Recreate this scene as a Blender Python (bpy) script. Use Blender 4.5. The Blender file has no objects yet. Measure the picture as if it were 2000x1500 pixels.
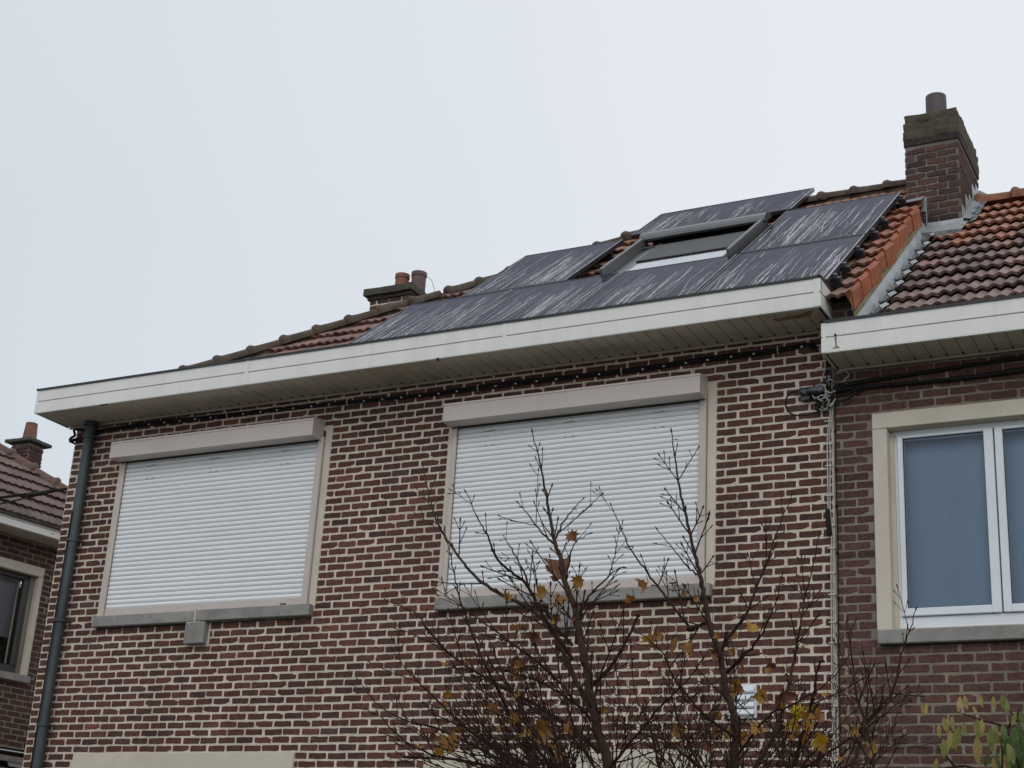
import bpy, math, random
from mathutils import Vector, Matrix, noise
R0 = random.Random(7)
CZ = 1.6                      # height of the lens; geometry below is written with z measured from the lens
C = bpy.context.scene.collection
sc = bpy.context.scene
rad = math.radians

# ------------------------------------------------------------------ materials
def newmat(name):
    m = bpy.data.materials.new(name); m.use_nodes = True
    nt = m.node_tree; nt.nodes.clear()
    o = nt.nodes.new('ShaderNodeOutputMaterial'); b = nt.nodes.new('ShaderNodeBsdfPrincipled')
    nt.links.new(b.outputs[0], o.inputs[0])
    return m, nt, b
def N(nt, t, **k):
    n = nt.nodes.new(t)
    for a, v in k.items(): setattr(n, a, v)
    return n
def noise_n(nt, vec, scale, detail=4, rough=.6):
    n = N(nt, 'ShaderNodeTexNoise'); n.inputs['Scale'].default_value = scale
    n.inputs['Detail'].default_value = detail; n.inputs['Roughness'].default_value = rough
    nt.links.new(vec, n.inputs['Vector']); return n.outputs['Fac']
def coords(nt, sc_=(1, 1, 1)):
    t = N(nt, 'ShaderNodeTexCoord'); mp = N(nt, 'ShaderNodeMapping'); mp.inputs['Scale'].default_value = sc_
    nt.links.new(t.outputs['Object'], mp.inputs['Vector']); return mp.outputs[0]
def ramp(nt, fac, stops, interp='LINEAR'):
    r = N(nt, 'ShaderNodeValToRGB'); r.color_ramp.interpolation = interp
    e = r.color_ramp.elements
    while len(e) < len(stops): e.new(.5)
    for q, (p, c) in zip(e, stops): q.position = p; q.color = (*c, 1) if len(c) == 3 else c
    nt.links.new(fac, r.inputs[0]); return r.outputs[0]
def mixc(nt, fac, a, b, mode='MIX'):
    m = N(nt, 'ShaderNodeMixRGB'); m.blend_type = mode
    for s, v in ((0, fac), (1, a), (2, b)):
        if isinstance(v, (int, float)): m.inputs[s].default_value = v
        elif isinstance(v, tuple): m.inputs[s].default_value = (*v, 1)
        else: nt.links.new(v, m.inputs[s])
    return m.outputs[0]
def mth(nt, op, a, b=None, c=None):
    m = N(nt, 'ShaderNodeMath'); m.operation = op
    for s, v in ((0, a), (1, b), (2, c)):
        if v is None: continue
        if isinstance(v, (int, float)): m.inputs[s].default_value = v
        else: nt.links.new(v, m.inputs[s])
    return m.outputs[0]
def bump(nt, b, h, strength=.3, dist=.01):
    n = N(nt, 'ShaderNodeBump'); n.inputs['Strength'].default_value = strength; n.inputs['Distance'].default_value = dist
    nt.links.new(h, n.inputs['Height']); nt.links.new(n.outputs[0], b.inputs['Normal'])
def attr(nt, name='rnd'):
    a = N(nt, 'ShaderNodeAttribute'); a.attribute_name = name; return a.outputs['Fac']

def simple(name, col, rough=.6, var=.25, scale=6, fine=60, metal=0, bumps=.15, bd=.004, dirt=None, dirt_amt=.5, dscale=2.5, spec=.5, stretch=(1,1,1)):
    """one paint or stone: base colour varied by two noises, an optional second (dirt / moss / stain) colour in patches"""
    m, nt, b = newmat(name); v = coords(nt, stretch)
    n1 = noise_n(nt, v, scale); n2 = noise_n(nt, v, fine)
    lo = tuple(c*(1-var) for c in col); hi = tuple(min(1, c*(1+var*.7)) for c in col)
    c1 = ramp(nt, n1, [(.3, lo), (.7, hi)])
    c2 = mixc(nt, var*.8, c1, mixc(nt, 1.0, c1, ramp(nt, n2, [(.3, (.55,)*3), (.7, (1.3,)*3)]), 'MULTIPLY'))
    if dirt:
        n3 = noise_n(nt, v, dscale, 6, .7)
        c2 = mixc(nt, mth(nt, 'MULTIPLY', ramp(nt, n3, [(.48, (0,)*3), (.68, (1,)*3)]), dirt_amt), c2, dirt)
    nt.links.new(c2, b.inputs['Base Color'])
    b.inputs['Roughness'].default_value = rough; b.inputs['Metallic'].default_value = metal
    b.inputs['Specular IOR Level'].default_value = spec
    if bumps: bump(nt, b, mth(nt, 'ADD', n1, n2), bumps, bd)
    return m

def brick_mat(name, stops, dirt=(.3, .26, .2), dirt_amt=.25):
    m, nt, b = newmat(name); v = coords(nt)
    c = ramp(nt, attr(nt), stops)
    n1 = noise_n(nt, v, 45, 5, .65); n2 = noise_n(nt, v, 220, 3); n3 = noise_n(nt, v, .9, 3)
    c = mixc(nt, 1.0, c, ramp(nt, n1, [(.3, (.62,)*3), (.72, (1.35,)*3)]), 'MULTIPLY')
    c = mixc(nt, 1.0, c, ramp(nt, n3, [(.3, (.82,)*3), (.7, (1.12,)*3)]), 'MULTIPLY')
    n4 = noise_n(nt, v, 28, 6, .7)
    c = mixc(nt, mth(nt, 'MULTIPLY', ramp(nt, n4, [(.60, (0,)*3), (.72, (1,)*3)]), dirt_amt), c, dirt)
    st_ = noise_n(nt, coords(nt, (2.6, 2.6, .35)), 1.6, 5, .65)
    c = mixc(nt, 1.0, c, ramp(nt, st_, [(.32, (.80, .79, .77)), (.55, (1,)*3), (.75, (1.06,)*3)]), 'MULTIPLY')
    nt.links.new(c, b.inputs['Base Color']); b.inputs['Roughness'].default_value = .85
    b.inputs['Specular IOR Level'].default_value = .3
    bump(nt, b, mth(nt, 'ADD', n1, n2), .45, .004)
    return m
def mortar_mat(name, a, b_, moss=(.33, .33, .16)):
    m, nt, b = newmat(name); v = coords(nt)
    n1 = noise_n(nt, v, 2.2, 5, .6); n2 = noise_n(nt, v, 90, 4, .7); n3 = noise_n(nt, v, 1.1, 5, .7); n4 = noise_n(nt, v, 11, 5, .7)
    c = ramp(nt, n1, [(.3, a), (.7, b_)])
    c = mixc(nt, 1.0, c, ramp(nt, n2, [(.3, (.75,)*3), (.7, (1.12,)*3)]), 'MULTIPLY')
    c = mixc(nt, 1.0, c, ramp(nt, n4, [(.3, (.82,)*3), (.65, (1.06,)*3)]), 'MULTIPLY')
    c = mixc(nt, mth(nt, 'MULTIPLY', ramp(nt, n3, [(.5, (0,)*3), (.7, (1,)*3)]), .25), c, moss)
    st_ = noise_n(nt, coords(nt, (2.6, 2.6, .35)), 1.6, 5, .65)
    c = mixc(nt, 1.0, c, ramp(nt, st_, [(.32, (.80, .79, .77)), (.55, (1,)*3), (.75, (1.06,)*3)]), 'MULTIPLY')
    nt.links.new(c, b.inputs['Base Color']); b.inputs['Roughness'].default_value = .9
    bump(nt, b, mth(nt, 'ADD', n2, n4), .5, .006)
    return m
def tile_mat(name, base, alt, orange, o_lo, o_hi, o_amt=.9, moss=.35, side=None):
    """clay tiles: each tile its own shade, newer orange clay in patches and near the ridge, moss and soot in patches"""
    m, nt, b = newmat(name); v = coords(nt)
    c = ramp(nt, attr(nt), [(0, base), (.55, alt), (1, tuple(x*1.25 for x in alt))])
    sep = N(nt, 'ShaderNodeSeparateXYZ'); nt.links.new(v, sep.inputs[0])
    h = mth(nt, 'MULTIPLY_ADD', sep.outputs[2], 1/(o_hi-o_lo), -o_lo/(o_hi-o_lo))
    if side: h = mth(nt, 'ADD', h, mth(nt, 'MULTIPLY_ADD', sep.outputs[0], side[0], side[1]))
    n3 = noise_n(nt, v, 1.6, 5, .75)
    h = mth(nt, 'ADD', h, mth(nt, 'MULTIPLY_ADD', n3, 1.6, -.8))
    h = mth(nt, 'ADD', h, mth(nt, 'MULTIPLY_ADD', attr(nt), .9, -.45))
    f = ramp(nt, h, [(.35, (0,)*3), (.95, (1,)*3)])
    c = mixc(nt, mth(nt, 'MULTIPLY', f, o_amt), c, orange)
    n1 = noise_n(nt, v, 14, 6, .75); n2 = noise_n(nt, v, 80, 4, .7)
    c = mixc(nt, 1.0, c, ramp(nt, n1, [(.3, (.5,)*3), (.7, (1.4,)*3)]), 'MULTIPLY')
    c = mixc(nt, 1.0, c, ramp(nt, n2, [(.3, (.7,)*3), (.7, (1.25,)*3)]), 'MULTIPLY')
    n4 = noise_n(nt, v, 5, 7, .8)
    c = mixc(nt, mth(nt, 'MULTIPLY', ramp(nt, n4, [(.56, (0,)*3), (.66, (1,)*3)]), moss), c, (.055, .06, .03))
    nt.links.new(c, b.inputs['Base Color']); b.inputs['Roughness'].default_value = .55
    b.inputs['Specular IOR Level'].default_value = .45
    bump(nt, b, mth(nt, 'ADD', n1, n2), .35, .004)
    return m

M = {}
M['brick'] = brick_mat('red_brown_brick', [(0, (.070, .034, .031)), (.25, (.094, .041, .033)), (.5, (.110, .046, .036)), (.8, (.135, .054, .040)), (.92, (.095, .052, .050)), (1, (.170, .062, .045))])
M['brick_n'] = brick_mat('weathered_brown_brick', [(0, (.070, .036, .030)), (.3, (.095, .046, .037)), (.65, (.115, .054, .043)), (.88, (.095, .055, .047)), (1, (.145, .064, .048))], (.2, .17, .14), .3)
M['brick_l'] = brick_mat('dark_brown_brick', [(0, (.062, .034, .029)), (.5, (.09, .046, .038)), (1, (.12, .058, .046))], (.2, .17, .14), .2)
M['brick_c'] = brick_mat('sooty_chimney_brick', [(0, (.050, .034, .032)), (.4, (.082, .048, .042)), (.8, (.105, .055, .046)), (1, (.13, .064, .05))], (.3, .26, .22), .45)
M['mortar'] = mortar_mat('cream_mortar', (.64, .55, .45), (.76, .665, .555))
M['mortar_n'] = mortar_mat('grey_brown_mortar', (.17, .14, .115), (.31, .265, .215))
M['mortar_l'] = mortar_mat('dull_mortar', (.22, .18, .15), (.30, .26, .21))
M['mortar_c'] = mortar_mat('sooty_mortar', (.13, .11, .09), (.28, .25, .21))
M['tile_main'] = tile_mat('clay_roof_tile', (.11, .060, .048), (.21, .115, .088), (.37, .14, .072), 6.7, 8.0, .8, .5, side=(.30, -.75))
M['tile_n'] = tile_mat('brown_clay_tile', (.12, .078, .068), (.235, .155, .135), (.36, .150, .080), 6.85, 7.9, .9, .35, side=(-.30, -.62))
M['tile_l'] = tile_mat('dark_clay_tile', (.085, .050, .043), (.135, .082, .070), (.2, .1, .07), 7, 11, .4, .2)
M['ridge'] = simple('mossy_ridge_tile', (.100, .070, .052), .85, .45, 9, 50, bumps=.6, bd=.01, dirt=(.045, .045, .028), dirt_amt=.8, dscale=7)
M['ridge_o'] = simple('orange_ridge_tile', (.30, .115, .06), .75, .4, 9, 50, bumps=.3, dirt=(.14, .09, .07), dirt_amt=.6, dscale=6)
M['ridge_l'] = simple('brown_ridge_tile', (.14, .078, .06), .75, .4, 9, 50, bumps=.3, dirt=(.09, .06, .045), dirt_amt=.6, dscale=6)
M['verge'] = simple('orange_verge_tile', (.40, .115, .045), .6, .35, 5, 40, bumps=.3, dirt=(.16, .075, .045), dirt_amt=.7, dscale=6)
M['cement'] = simple('lichen_cement', (.34, .29, .17), .9, .4, 7, 50, bumps=.5, bd=.01, dirt=(.22, .24, .08), dirt_amt=.7, dscale=5)
M['zinc'] = simple('zinc_sheet', (.40, .43, .44), .5, .2, 4, 40, metal=.35, bumps=.2, bd=.004, dirt=(.24, .26, .27), dirt_amt=.7, dscale=9)
M['lead'] = simple('dull_lead', (.20, .22, .235), .55, .35, 8, 40, metal=.3, bumps=.35, bd=.006, dirt=(.42, .45, .46), dirt_amt=.5, dscale=12)
M['pvc'] = simple('white_pvc_cladding', (.78, .775, .74), .42, .05, 1.5, 30, bumps=.03, dirt=(.60, .60, .54), dirt_amt=.22, dscale=2, stretch=(5, 1, .6))
M['soffit'] = simple('beige_soffit_board', (.58, .50, .42), .55, .12, 3, 30, bumps=.05, dirt=(.40, .33, .26), dirt_amt=.5, dscale=4)
M['epdm'] = simple('black_rubber_edge', (.022, .024, .030), .5, .3, 5, 40, bumps=.1)
M['gap'] = simple('dark_recess', (.02, .018, .016), .9, .2, bumps=0)
M['groove'] = simple('grey_groove', (.38, .38, .36), .8, .3, 8, bumps=0)  # plain mid grey for slat joints, board joints and small marks
M['rust'] = simple('rust_stain', (.26, .13, .07), .8, .5, 20, 90, bumps=.1, dirt=(.52, .42, .32), dirt_amt=.8, dscale=25)
M['shutter'] = simple('white_aluminium_slat', (.82, .84, .86), .38, .03, 1.2, 20, bumps=0, dirt=(.70, .71, .71), dirt_amt=.3, dscale=2.2, stretch=(.6, 1, 3))
M['pink'] = simple('dusty_beige_aluminium', (.55, .48, .445), .42, .06, 2, 30, bumps=.02, dirt=(.48, .42, .39), dirt_amt=.35, dscale=3)
M['cream'] = simple('cream_painted_stone', (.60, .54, .445), .75, .1, 2.5, 35, bumps=.2, bd=.004, dirt=(.48, .43, .32), dirt_amt=.4, dscale=3.5)
M['stone'] = simple('blue_grey_sill_stone', (.285, .27, .255), .75, .22, 5, 70, bumps=.3, bd=.004, dirt=(.16, .165, .155), dirt_amt=.6, dscale=6)
M['zincpipe'] = simple('weathered_zinc_pipe', (.055, .066, .074), .5, .35, 3, 50, metal=.25, bumps=.2, dirt=(.05, .075, .05), dirt_amt=.7, dscale=4, stretch=(1, 1, .5))
M['cable'] = simple('black_cable_sheath', (.013, .011, .011), .6, .2, bumps=0, spec=.2)
M['cableg'] = simple('grey_cable_sheath', (.42, .41, .38), .55, .15, 9, bumps=.05)
M['clip'] = simple('white_cable_clip', (.62, .60, .57), .6, .15, 30, bumps=0)
M['foil'] = simple('blue_grey_plastic', (.030, .036, .050), .3, .5, 30, 80, bumps=.5, bd=.006, dirt=(.30, .34, .38), dirt_amt=.7, dscale=16)
M['terracotta'] = simple('terracotta_pot', (.215, .085, .060), .75, .35, 7, 40, bumps=.3, dirt=(.10, .07, .06), dirt_amt=.7, dscale=6)
M['potgrey'] = simple('grey_brown_pot', (.13, .085, .078), .7, .3, 7, 40, bumps=.3, dirt=(.07, .055, .055), dirt_amt=.6, dscale=6)
M['potdark'] = simple('dark_purple_grey_pot', (.085, .066, .072), .6, .2, 6, 40, bumps=.15, dirt=(.06, .05, .055), dirt_amt=.5, dscale=5)
M['capstone'] = simple('dark_chimney_cap', (.075, .068, .055), .9, .4, 9, 50, bumps=.5, bd=.01, dirt=(.05, .06, .03), dirt_amt=.7, dscale=7)
M['moss'] = simple('mossy_crown', (.085, .072, .052), .95, .5, 11, 60, bumps=.7, bd=.014, dirt=(.075, .085, .026), dirt_amt=.85, dscale=6)
M['upvc'] = simple('white_window_frame', (.76, .80, .84), .35, .04, 2, 30, bumps=.0, dirt=(.64, .67, .69), dirt_amt=.3, dscale=3)
M['darkwood'] = simple('dark_window_frame', (.055, .052, .05), .5, .2, 4, 50, bumps=.1)
M['greywood'] = simple('grey_brown_timber', (.22, .20, .17), .7, .3, 4, 50, bumps=.2, stretch=(3, 3, .6))
M['curtain'] = simple('blue_grey_curtain', (.29, .42, .57), .9, .10, 1.2, 90, bumps=.05, stretch=(2.5, 1, .5))
M['curtain_l'] = simple('pale_net_curtain', (.50, .49, .56), .9, .18, 1.5, 90, bumps=0, stretch=(4, 4, .4))
M['blind'] = simple('white_interior_blind', (.85, .87, .9), .6, .03, bumps=0)
M['screen'] = simple('grey_awning_mesh', (.085, .088, .092), .75, .12, 4, 60, bumps=.1, stretch=(14, 1, .6))
M['velux'] = simple('grey_aluminium_profile', (.165, .168, .172), .38, .12, 4, 40, metal=.4, bumps=.05, dirt=(.17, .18, .18), dirt_amt=.5, dscale=8)
M['flash'] = simple('dark_flashing', (.05, .05, .052), .55, .3, 6, bumps=.2)
M['bark'] = simple('maple_bark', (.060, .036, .027), .85, .35, 20, 120, bumps=.4, bd=.003, dirt=(.032, .030, .022), dirt_amt=.5, dscale=14, spec=.12)
M['twig'] = simple('red_brown_twig', (.032, .016, .012), .8, .3, 20, 90, bumps=0, spec=.12)
M['room'] = simple('dim_room', (.12, .11, .10), .9, .1, bumps=0)
M['ground'] = simple('worn_paving', (.21, .20, .185), .9, .25, 3, 40, bumps=.3)
M['asphalt'] = simple('asphalt', (.055, .055, .057), .85, .3, 6, 90, bumps=.5)
M['lawn'] = simple('lawn', (.06, .085, .03), .95, .4, 8, 90, bumps=.8, bd=.02)
M['greenplastic'] = simple('pale_green_panel', (.33, .38, .37), .4, .1, bumps=0)

def glass_mat(name, rough=.02):
    m = bpy.data.materials.new(name); m.use_nodes = True; nt = m.node_tree; nt.nodes.clear()
    o = N(nt, 'ShaderNodeOutputMaterial'); g = N(nt, 'ShaderNodeBsdfGlossy'); g.inputs['Roughness'].default_value = rough
    t = N(nt, 'ShaderNodeBsdfTransparent'); t.inputs[0].default_value = (.93, .96, .97, 1)
    f = N(nt, 'ShaderNodeFresnel'); f.inputs[0].default_value = 1.55
    mx = N(nt, 'ShaderNodeMixShader')
    nt.links.new(f.outputs[0], mx.inputs[0]); nt.links.new(t.outputs[0], mx.inputs[1]); nt.links.new(g.outputs[0], mx.inputs[2])
    nt.links.new(mx.outputs[0], o.inputs[0]); return m
M['glass'] = glass_mat('window_glass')

def panel_mat():
    """anti-reflective solar glass: almost black cells under a weak, slightly blurred reflection and a film of dust"""
    m = bpy.data.materials.new('solar_glass'); m.use_nodes = True; nt = m.node_tree; nt.nodes.clear()
    o = N(nt, 'ShaderNodeOutputMaterial'); d = N(nt, 'ShaderNodeBsdfDiffuse'); g = N(nt, 'ShaderNodeBsdfGlossy'); mx = N(nt, 'ShaderNodeMixShader')
    n1 = noise_n(nt, coords(nt, (7, 7, 1.3)), 2.2, 6, .7); n2 = noise_n(nt, coords(nt), 1.3, 4)
    c = ramp(nt, n1, [(.35, (.010, .012, .022)), (.75, (.038, .040, .058))])
    c = mixc(nt, 1.0, c, ramp(nt, n2, [(.3, (.8,)*3), (.7, (1.25,)*3)]), 'MULTIPLY')
    nt.links.new(c, d.inputs[0]); g.inputs[0].default_value = (.90, .91, 1, 1); g.inputs['Roughness'].default_value = .18
    nt.links.new(mth(nt, 'MULTIPLY_ADD', n2, .07, .085), mx.inputs[0]); nt.links.new(d.outputs[0], mx.inputs[1]); nt.links.new(g.outputs[0], mx.inputs[2])
    nt.links.new(mx.outputs[0], o.inputs[0]); return m
M['solar'] = panel_mat()
M['pframe'] = simple('black_anodised_frame', (.035, .035, .042), .4, .2, 5, metal=.3, bumps=0)
M['pedge'] = simple('painted_edge_highlight', (.36, .36, .38), .5, .4, 15, 60, metal=.3, bumps=0)  # highlight along the panel frame edges, put into the colour as pale grey
def streak_mat():
    m, nt, b = newmat('chalky_streak'); v = coords(nt)
    n = noise_n(nt, v, 26, 5, .75)
    nt.links.new(ramp(nt, attr(nt), [(0, (.42, .41, .45)), (1, (.80, .78, .80))]), b.inputs['Base Color'])
    a = mth(nt, 'MULTIPLY', ramp(nt, n, [(.25, (.45,)*3), (.55, (1,)*3)]), mth(nt, 'MULTIPLY_ADD', attr(nt), .60, .42))
    nt.links.new(a, b.inputs['Alpha']); b.inputs['Roughness'].default_value = .8
    return m
M['streak'] = streak_mat()
def leaf_mat(name, stops, sss=.0):
    m, nt, b = newmat(name); v = coords(nt)
    c = ramp(nt, attr(nt), stops)
    n1 = noise_n(nt, v, 60, 5, .7)
    c = mixc(nt, 1.0, c, ramp(nt, n1, [(.3, (.6,)*3), (.7, (1.3,)*3)]), 'MULTIPLY')
    nt.links.new(c, b.inputs['Base Color']); b.inputs['Roughness'].default_value = .6
    o = [x for x in nt.nodes if x.type == 'OUTPUT_MATERIAL'][0]
    tr = N(nt, 'ShaderNodeBsdfTranslucent'); nt.links.new(c, tr.inputs[0]); mx = N(nt, 'ShaderNodeMixShader'); mx.inputs[0].default_value = .3
    nt.links.new(b.outputs[0], mx.inputs[1]); nt.links.new(tr.outputs[0], mx.inputs[2]); nt.links.new(mx.outputs[0], o.inputs[0])
    return m
M['leaf'] = leaf_mat('autumn_leaf', [(0, (.10, .025, .018)), (.2, (.17, .065, .035)), (.4, (.27, .12, .03)), (.6, (.36, .18, .03)), (.8, (.48, .27, .02)), (1, (.62, .42, .02))])
M['leaf_g'] = leaf_mat('yellow_green_leaf', [(0, (.045, .085, .02)), (.3, (.10, .15, .035)), (.55, (.20, .22, .06)), (.8, (.30, .25, .07)), (1, (.40, .27, .12))])

# ------------------------------------------------------------------ mesh builder
class MB:
    def __init__(s): s.v = []; s.f = []; s.m = []; s.r = []; s.mats = []; s.sm = []
    def mi(s, mat):
        if mat not in s.mats: s.mats.append(mat)
        return s.mats.index(mat)
    def face(s, pts, mat, r=0., smooth=False):
        b = len(s.v); s.v.extend([tuple(p) for p in pts]); s.f.append(tuple(range(b, b+len(pts)))); s.m.append(s.mi(mat)); s.r.append(r); s.sm.append(smooth)
    def mesh(s, verts, faces, mat, r=0., smooth=True):
        b = len(s.v); s.v.extend([tuple(p) for p in verts]); i = s.mi(mat)
        for f in faces: s.f.append(tuple(b+k for k in f)); s.m.append(i); s.r.append(r); s.sm.append(smooth)
    def box(s, x0, x1, y0, y1, z0, z1, mat, r=0., T=None, bev=0.):
        if bev:
            e = bev
            P = []
            for (x, sx) in ((x0, 1), (x1, -1)):
                for (y, sy) in ((y0, 1), (y1, -1)):
                    for (z, sz) in ((z0, 1), (z1, -1)):
                        P += [(x, y+sy*e, z+sz*e), (x+sx*e, y, z+sz*e), (x+sx*e, y+sy*e, z)]
            # index: corner c (0..7), face-side 0:x 1:y 2:z
            def I(ix, iy, iz, k): return ((ix*2+iy)*2+iz)*3+k
            F = []
            for ix in (0, 1): q = [I(ix, 0, 0, 0), I(ix, 1, 0, 0), I(ix, 1, 1, 0), I(ix, 0, 1, 0)]; F.append(q if ix else q[::-1])
            for iy in (0, 1): q = [I(0, iy, 0, 1), I(1, iy, 0, 1), I(1, iy, 1, 1), I(0, iy, 1, 1)]; F.append(q[::-1] if iy else q)
            for iz in (0, 1): q = [I(0, 0, iz, 2), I(1, 0, iz, 2), I(1, 1, iz, 2), I(0, 1, iz, 2)]; F.append(q if iz else q[::-1])
            for ix in (0, 1):
                for iy in (0, 1): F.append([I(ix, iy, 0, 0), I(ix, iy, 1, 0), I(ix, iy, 1, 1), I(ix, iy, 0, 1)])
                for iz in (0, 1): F.append([I(ix, 0, iz, 0), I(ix, 1, iz, 0), I(ix, 1, iz, 2), I(ix, 0, iz, 2)])
            for iy in (0, 1):
                for iz in (0, 1): F.append([I(0, iy, iz, 1), I(1, iy, iz, 1), I(1, iy, iz, 2), I(0, iy, iz, 2)])
            for ix in (0, 1):
                for iy in (0, 1):
                    for iz in (0, 1): F.append([I(ix, iy, iz, 0), I(ix, iy, iz, 1), I(ix, iy, iz, 2)])
        else:
            P = [(x, y, z) for x in (x0, x1) for y in (y0, y1) for z in (z0, z1)]
            F = [(0, 1, 3, 2), (4, 6, 7, 5), (0, 4, 5, 1), (2, 3, 7, 6), (0, 2, 6, 4), (1, 5, 7, 3)]
        if T: P = [T(*p) for p in P]
        s.mesh(P, F, mat, r, False)
    def prism(s, prof, x0, x1, mat, T=None, r=0.):
        """profile of (y,z) points swept along x"""
        n = len(prof); P = [(x0, y, z) for y, z in prof]+[(x1, y, z) for y, z in prof]
        F = [(i, (i+1) % n, n+(i+1) % n, n+i) for i in range(n)]+[tuple(range(n))[::-1], tuple(range(n, 2*n))]
        if T: P = [T(*p) for p in P]
        s.mesh(P, F, mat, r, False)
    def tube(s, pts, rads, mat, n=6, r=0., cap=True):
        pts = [Vector(p) for p in pts]
        if isinstance(rads, (int, float)): rads = [rads]*len(pts)
        V = []; up = None
        for i, p in enumerate(pts):
            d = (pts[min(i+1, len(pts)-1)]-pts[max(i-1, 0)])
            if d.length < 1e-9: d = Vector((0, 0, 1))
            d.normalize()
            if up is None: up = d.orthogonal().normalized()
            up = (up-d*up.dot(d))
            if up.length < 1e-6: up = d.orthogonal()
            up.normalize(); w = d.cross(up)
            for k in range(n):
                a = 2*math.pi*k/n; V.append(p+(up*math.cos(a)+w*math.sin(a))*rads[i])
        F = [(i*n+k, i*n+(k+1) % n, (i+1)*n+(k+1) % n, (i+1)*n+k) for i in range(len(pts)-1) for k in range(n)]
        if cap: F += [tuple(range(n))[::-1], tuple(range((len(pts)-1)*n, len(pts)*n))]
        s.mesh(V, F, mat, r, True)
    def cyl(s, c, r0, r1, z0, z1, mat, n=20, wall=.0, lip=None):
        prof = [(r0, z0), (r1, z1)]
        if lip: prof = [(r0, z0), (r1, z1-lip), (r1+.008, z1-lip), (r1+.008, z1)]
        if wall: prof += [(prof[-1][0]-wall, z1), (r0-wall, z0+.05)]
        V = [(c[0]+q*math.cos(2*math.pi*k/n), c[1]+q*math.sin(2*math.pi*k/n), z) for q, z in prof for k in range(n)]
        F = [(i*n+k, i*n+(k+1) % n, (i+1)*n+(k+1) % n, (i+1)*n+k) for i in range(len(prof)-1) for k in range(n)]
        F.append(tuple(range((len(prof)-1)*n, len(prof)*n)))
        s.mesh(V, F, mat, 0, True)
    def build(s, name, parent=None, loc=None, label=None, world=True, sharp=40):
        me = bpy.data.meshes.new(name)
        L = Vector(parent['_loc']) if parent is not None else Vector(loc or (0, 0, -CZ))
        me.from_pydata([(x-L[0], y-L[1], z-L[2]) for x, y, z in s.v], [], s.f)
        for mt in s.mats: me.materials.append(M[mt])
        me.polygons.foreach_set('material_index', s.m); me.polygons.foreach_set('use_smooth', s.sm)
        a = me.attributes.new('rnd', 'FLOAT', 'FACE'); a.data.foreach_set('value', s.r)
        me.update()
        if any(s.sm): me.set_sharp_from_angle(angle=rad(sharp))
        o = bpy.data.objects.new(name, me); C.objects.link(o)
        if parent is not None: o.parent = parent; o['_loc'] = parent['_loc']
        else: o.location = (L[0], L[1], L[2]+CZ); o['_loc'] = tuple(L)
        if label: o['label'] = label
        return o
def thing(name, label, cat, loc, group=None):
    o = bpy.data.objects.new(name, None); C.objects.link(o); o.empty_display_size = .2
    o.location = (loc[0], loc[1], loc[2]+CZ); o['_loc'] = tuple(loc); o['label'] = label; o['category'] = cat
    if group: o['group'] = group
    return o
def tag(o, label, cat, group=None):
    o['label'] = label; o['category'] = cat
    if group: o['group'] = group
    return o
def smooth(pts, k=6):
    P = [Vector(p) for p in pts]; P = [P[0]*2-P[1]]+P+[P[-1]*2-P[-2]]; out = []
    for i in range(1, len(P)-2):
        a, b, c, d = P[i-1:i+3]
        for j in range(k):
            t = j/k; out.append(.5*((2*b)+(c-a)*t+(2*a-5*b+4*c-d)*t*t+(3*b-a-3*c+d)*t**3))
    out.append(P[-2]); return out

def rough_box(mb, x0, x1, y0, y1, z0, z1, mat, amp=.008, step=.035, freq=9., seed=0, round_=.02):
    """a weathered block: finely divided box with a worn, uneven skin"""
    nx, ny, nz = (max(2, int((b-a)/step)) for a, b in ((x0, x1), (y0, y1), (z0, z1))); idx = {}; V = []; F = []
    def vid(i, j, k):
        if (i, j, k) not in idx:
            p = Vector((x0+(x1-x0)*i/nx, y0+(y1-y0)*j/ny, z0+(z1-z0)*k/nz)); c = Vector(((x0+x1)/2, (y0+y1)/2, (z0+z1)/2))
            e = sum((i in (0, nx), j in (0, ny), k in (0, nz))); d = noise.noise_vector(p*freq+Vector((seed, 0, 0)))*amp+noise.noise_vector(p*freq*3)*amp*.45
            q = p+d
            if e >= 2: q = q+(Vector((c.x if i in (0, nx) else p.x, c.y if j in (0, ny) else p.y, c.z if k in (0, nz) else p.z))-p).normalized()*round_*.5*(.6+.8*abs(noise.noise(p*14)))
            idx[(i, j, k)] = len(V); V.append(q)
        return idx[(i, j, k)]
    for i in range(nx):
        for j in range(ny):
            F.append((vid(i, j, 0), vid(i, j+1, 0), vid(i+1, j+1, 0), vid(i+1, j, 0))); F.append((vid(i, j, nz), vid(i+1, j, nz), vid(i+1, j+1, nz), vid(i, j+1, nz)))
    for i in range(nx):
        for k in range(nz):
            F.append((vid(i, 0, k), vid(i+1, 0, k), vid(i+1, 0, k+1), vid(i, 0, k+1))); F.append((vid(i, ny, k), vid(i, ny, k+1), vid(i+1, ny, k+1), vid(i+1, ny, k)))
    for j in range(ny):
        for k in range(nz):
            F.append((vid(0, j, k), vid(0, j, k+1), vid(0, j+1, k+1), vid(0, j+1, k))); F.append((vid(nx, j, k), vid(nx, j+1, k), vid(nx, j+1, k+1), vid(nx, j, k+1)))
    mb.mesh(V, F, mat, 0, True)
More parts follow.
